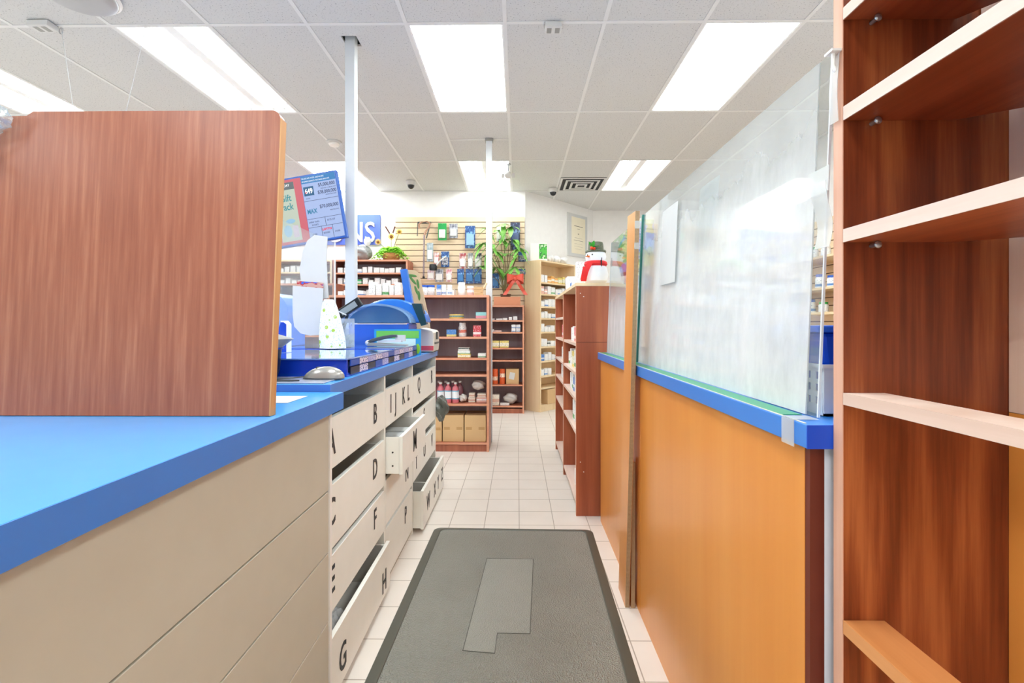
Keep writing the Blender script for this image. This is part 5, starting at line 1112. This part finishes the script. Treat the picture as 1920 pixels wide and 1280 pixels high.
for k, (a, b_) in enumerate(SH):
    pts = [(TX0 + .002, TY0 + .001), (TX0 + .002, TY1 - .001), (TX0 + .18, TY1 - .001), (TX1 - (.046 if k == 0 else .001), TY1 - .06), (TX1 - (.046 if k == 0 else .001), TY0 + .001)]
    p = MB().prism(pts, a, b_, 'Z').build('shelf', M_walnutY, t)
    B(TX0, TX0 + .002, TY0 + .001, TY1 - .001, a, b_).build('edge_band', M_edge, p)
    q = MB().tube([(TX0 + .045, TY1 - .001, a - .006), (TX0 + .045, TY1 - .016, a - .006)], .0035, 10).ell((TX0 + .045, TY1 - .016, a - .006), .006, .003, .006, 12)
    q.build('shelf_pin', M_metal, t)
for k, (a, b_) in enumerate(((1.041, 1.060), (.673, .694))):
    p = B(TX0 + .002, TX0 + .066, TY0 + .001, TY1 - .001, a, b_).build('shelf', M_palepan if k == 0 else wood('honey_shelf', 'c07a42', 'd8935a', None, 'Y', .35, .5), t)
    B(TX0, TX0 + .002, TY0 + .001, TY1 - .001, a, b_).build('edge_band', M_edge if k == 0 else wood('honey_edge', 'cc8a52', 'dc9c66', None, 'Y', .4, .5), p)
t = thing('plastic_hook', 'small white plastic hook stuck to the top of the tall walnut shelf edge', 'hook', (.516, .79, 1.62))
MB().box(.508, .5235, .776, .796, 1.612, 1.616).tube([(.516, .786, 1.612), (.516, .786, 1.592), (.5195, .786, 1.585), (.5215, .786, 1.59)], .003, 8).build('hook', M_white, t)

# ------------------------------------------------------------------ anti-fatigue mat
def mat_rubber(name, col, bump=1.0, sc_=190):
    m, N, L, b = new_mat(name); tc = N.new('ShaderNodeTexCoord'); v = N.new('ShaderNodeTexVoronoi'); v.inputs['Scale'].default_value = sc_; L.new(tc.outputs['Object'], v.inputs['Vector'])
    bp = N.new('ShaderNodeBump'); bp.inputs['Strength'].default_value = bump; bp.inputs['Distance'].default_value = .006; L.new(v.outputs['Distance'], bp.inputs['Height']); L.new(bp.outputs[0], b.inputs['Normal'])
    n = N.new('ShaderNodeTexNoise'); n.inputs['Scale'].default_value = 4; n.inputs['Detail'].default_value = 4; L.new(tc.outputs['Object'], n.inputs['Vector'])
    hv = N.new('ShaderNodeHueSaturation'); hv.inputs['Color'].default_value = lin(col); mr = N.new('ShaderNodeMapRange'); mr.inputs['To Min'].default_value = .85; mr.inputs['To Max'].default_value = 1.15
    L.new(n.outputs['Fac'], mr.inputs['Value']); L.new(mr.outputs['Result'], hv.inputs['Value']); L.new(hv.outputs[0], b.inputs['Base Color']); b.inputs['Roughness'].default_value = .38; b.inputs['Specular IOR Level'].default_value = .7
    return m
t = thing('floor_mat', 'large grey textured rubber anti-fatigue mat along the aisle floor', 'floor mat', (-.045, 1.75, 0), math.radians(-1.2), local=True)
Mr1, Mr2 = mat_rubber('grey_rubber', '92948b'), mat('rubber_rim', '52544c', .35)
MW, ML = .45, .985
def rrect(hx, hy, r, n=6):
    P = []
    for cx, cy, a in ((hx - r, hy - r, 0), (-hx + r, hy - r, PI / 2), (-hx + r, -hy + r, PI), (hx - r, -hy + r, 1.5 * PI)):
        for k in range(n + 1): P.append((cx + r * math.cos(a + k * PI / 2 / n), cy + r * math.sin(a + k * PI / 2 / n)))
    return P
def loft(rings, m=0):
    mb = MB(); vs = []; n = len(rings[0][0]); fs = []
    for P, z in rings: vs += [(a, b_, z) for a, b_ in P]
    for j in range(len(rings) - 1):
        for i in range(n): fs.append((j * n + i, j * n + (i + 1) % n, (j + 1) * n + (i + 1) % n, (j + 1) * n + i))
    return mb, vs, fs, n
mb, vs, fs, n = loft([(rrect(MW, ML, .04), .0005), (rrect(MW - .035, ML - .035, .03), .011), (rrect(MW - .042, ML - .042, .03), .011), (rrect(MW - .045, ML - .045, .03), .008)])
mb.add(vs, fs, 0, True); mb.build('bevelled_rim', Mr2, t)
mb, vs, fs, n = loft([(rrect(MW - .045, ML - .045, .03), .001), (rrect(MW - .045, ML - .045, .03), .0085), (rrect(MW - .055, ML - .055, .03), .0115)])
fs.append(tuple(range(2 * n, 3 * n))); mb.add(vs, fs, 0, True); mb.build('cushion_surface', Mr1, t)
# raised outline in the middle
cR = [(-.115, .60), (.135, .60), (.165, .03), (.06, .03), (.06, -.045), (-.105, -.045)]
cR = [(PX(908, 2.36), 2.36 - 1.75), (PX(995, 2.36), 2.36 - 1.75), (PX(993, 1.79), 1.79 - 1.75), (PX(932, 1.79), 1.79 - 1.75), (PX(928, 1.68), 1.68 - 1.75), (PX(868, 1.69), 1.69 - 1.75)]
cR = [(a + .045, b_) for a, b_ in cR]
MB().tube([(a, b_, .0115) for a, b_ in cR + [cR[0]]], .0022, 6).build('raised_outline', Mr2, t)
MB().prism(cR, .0105, .0125, 'Z').build('centre_panel', mat_rubber('grey_rubber_centre', '999b92', .7, 190), t)
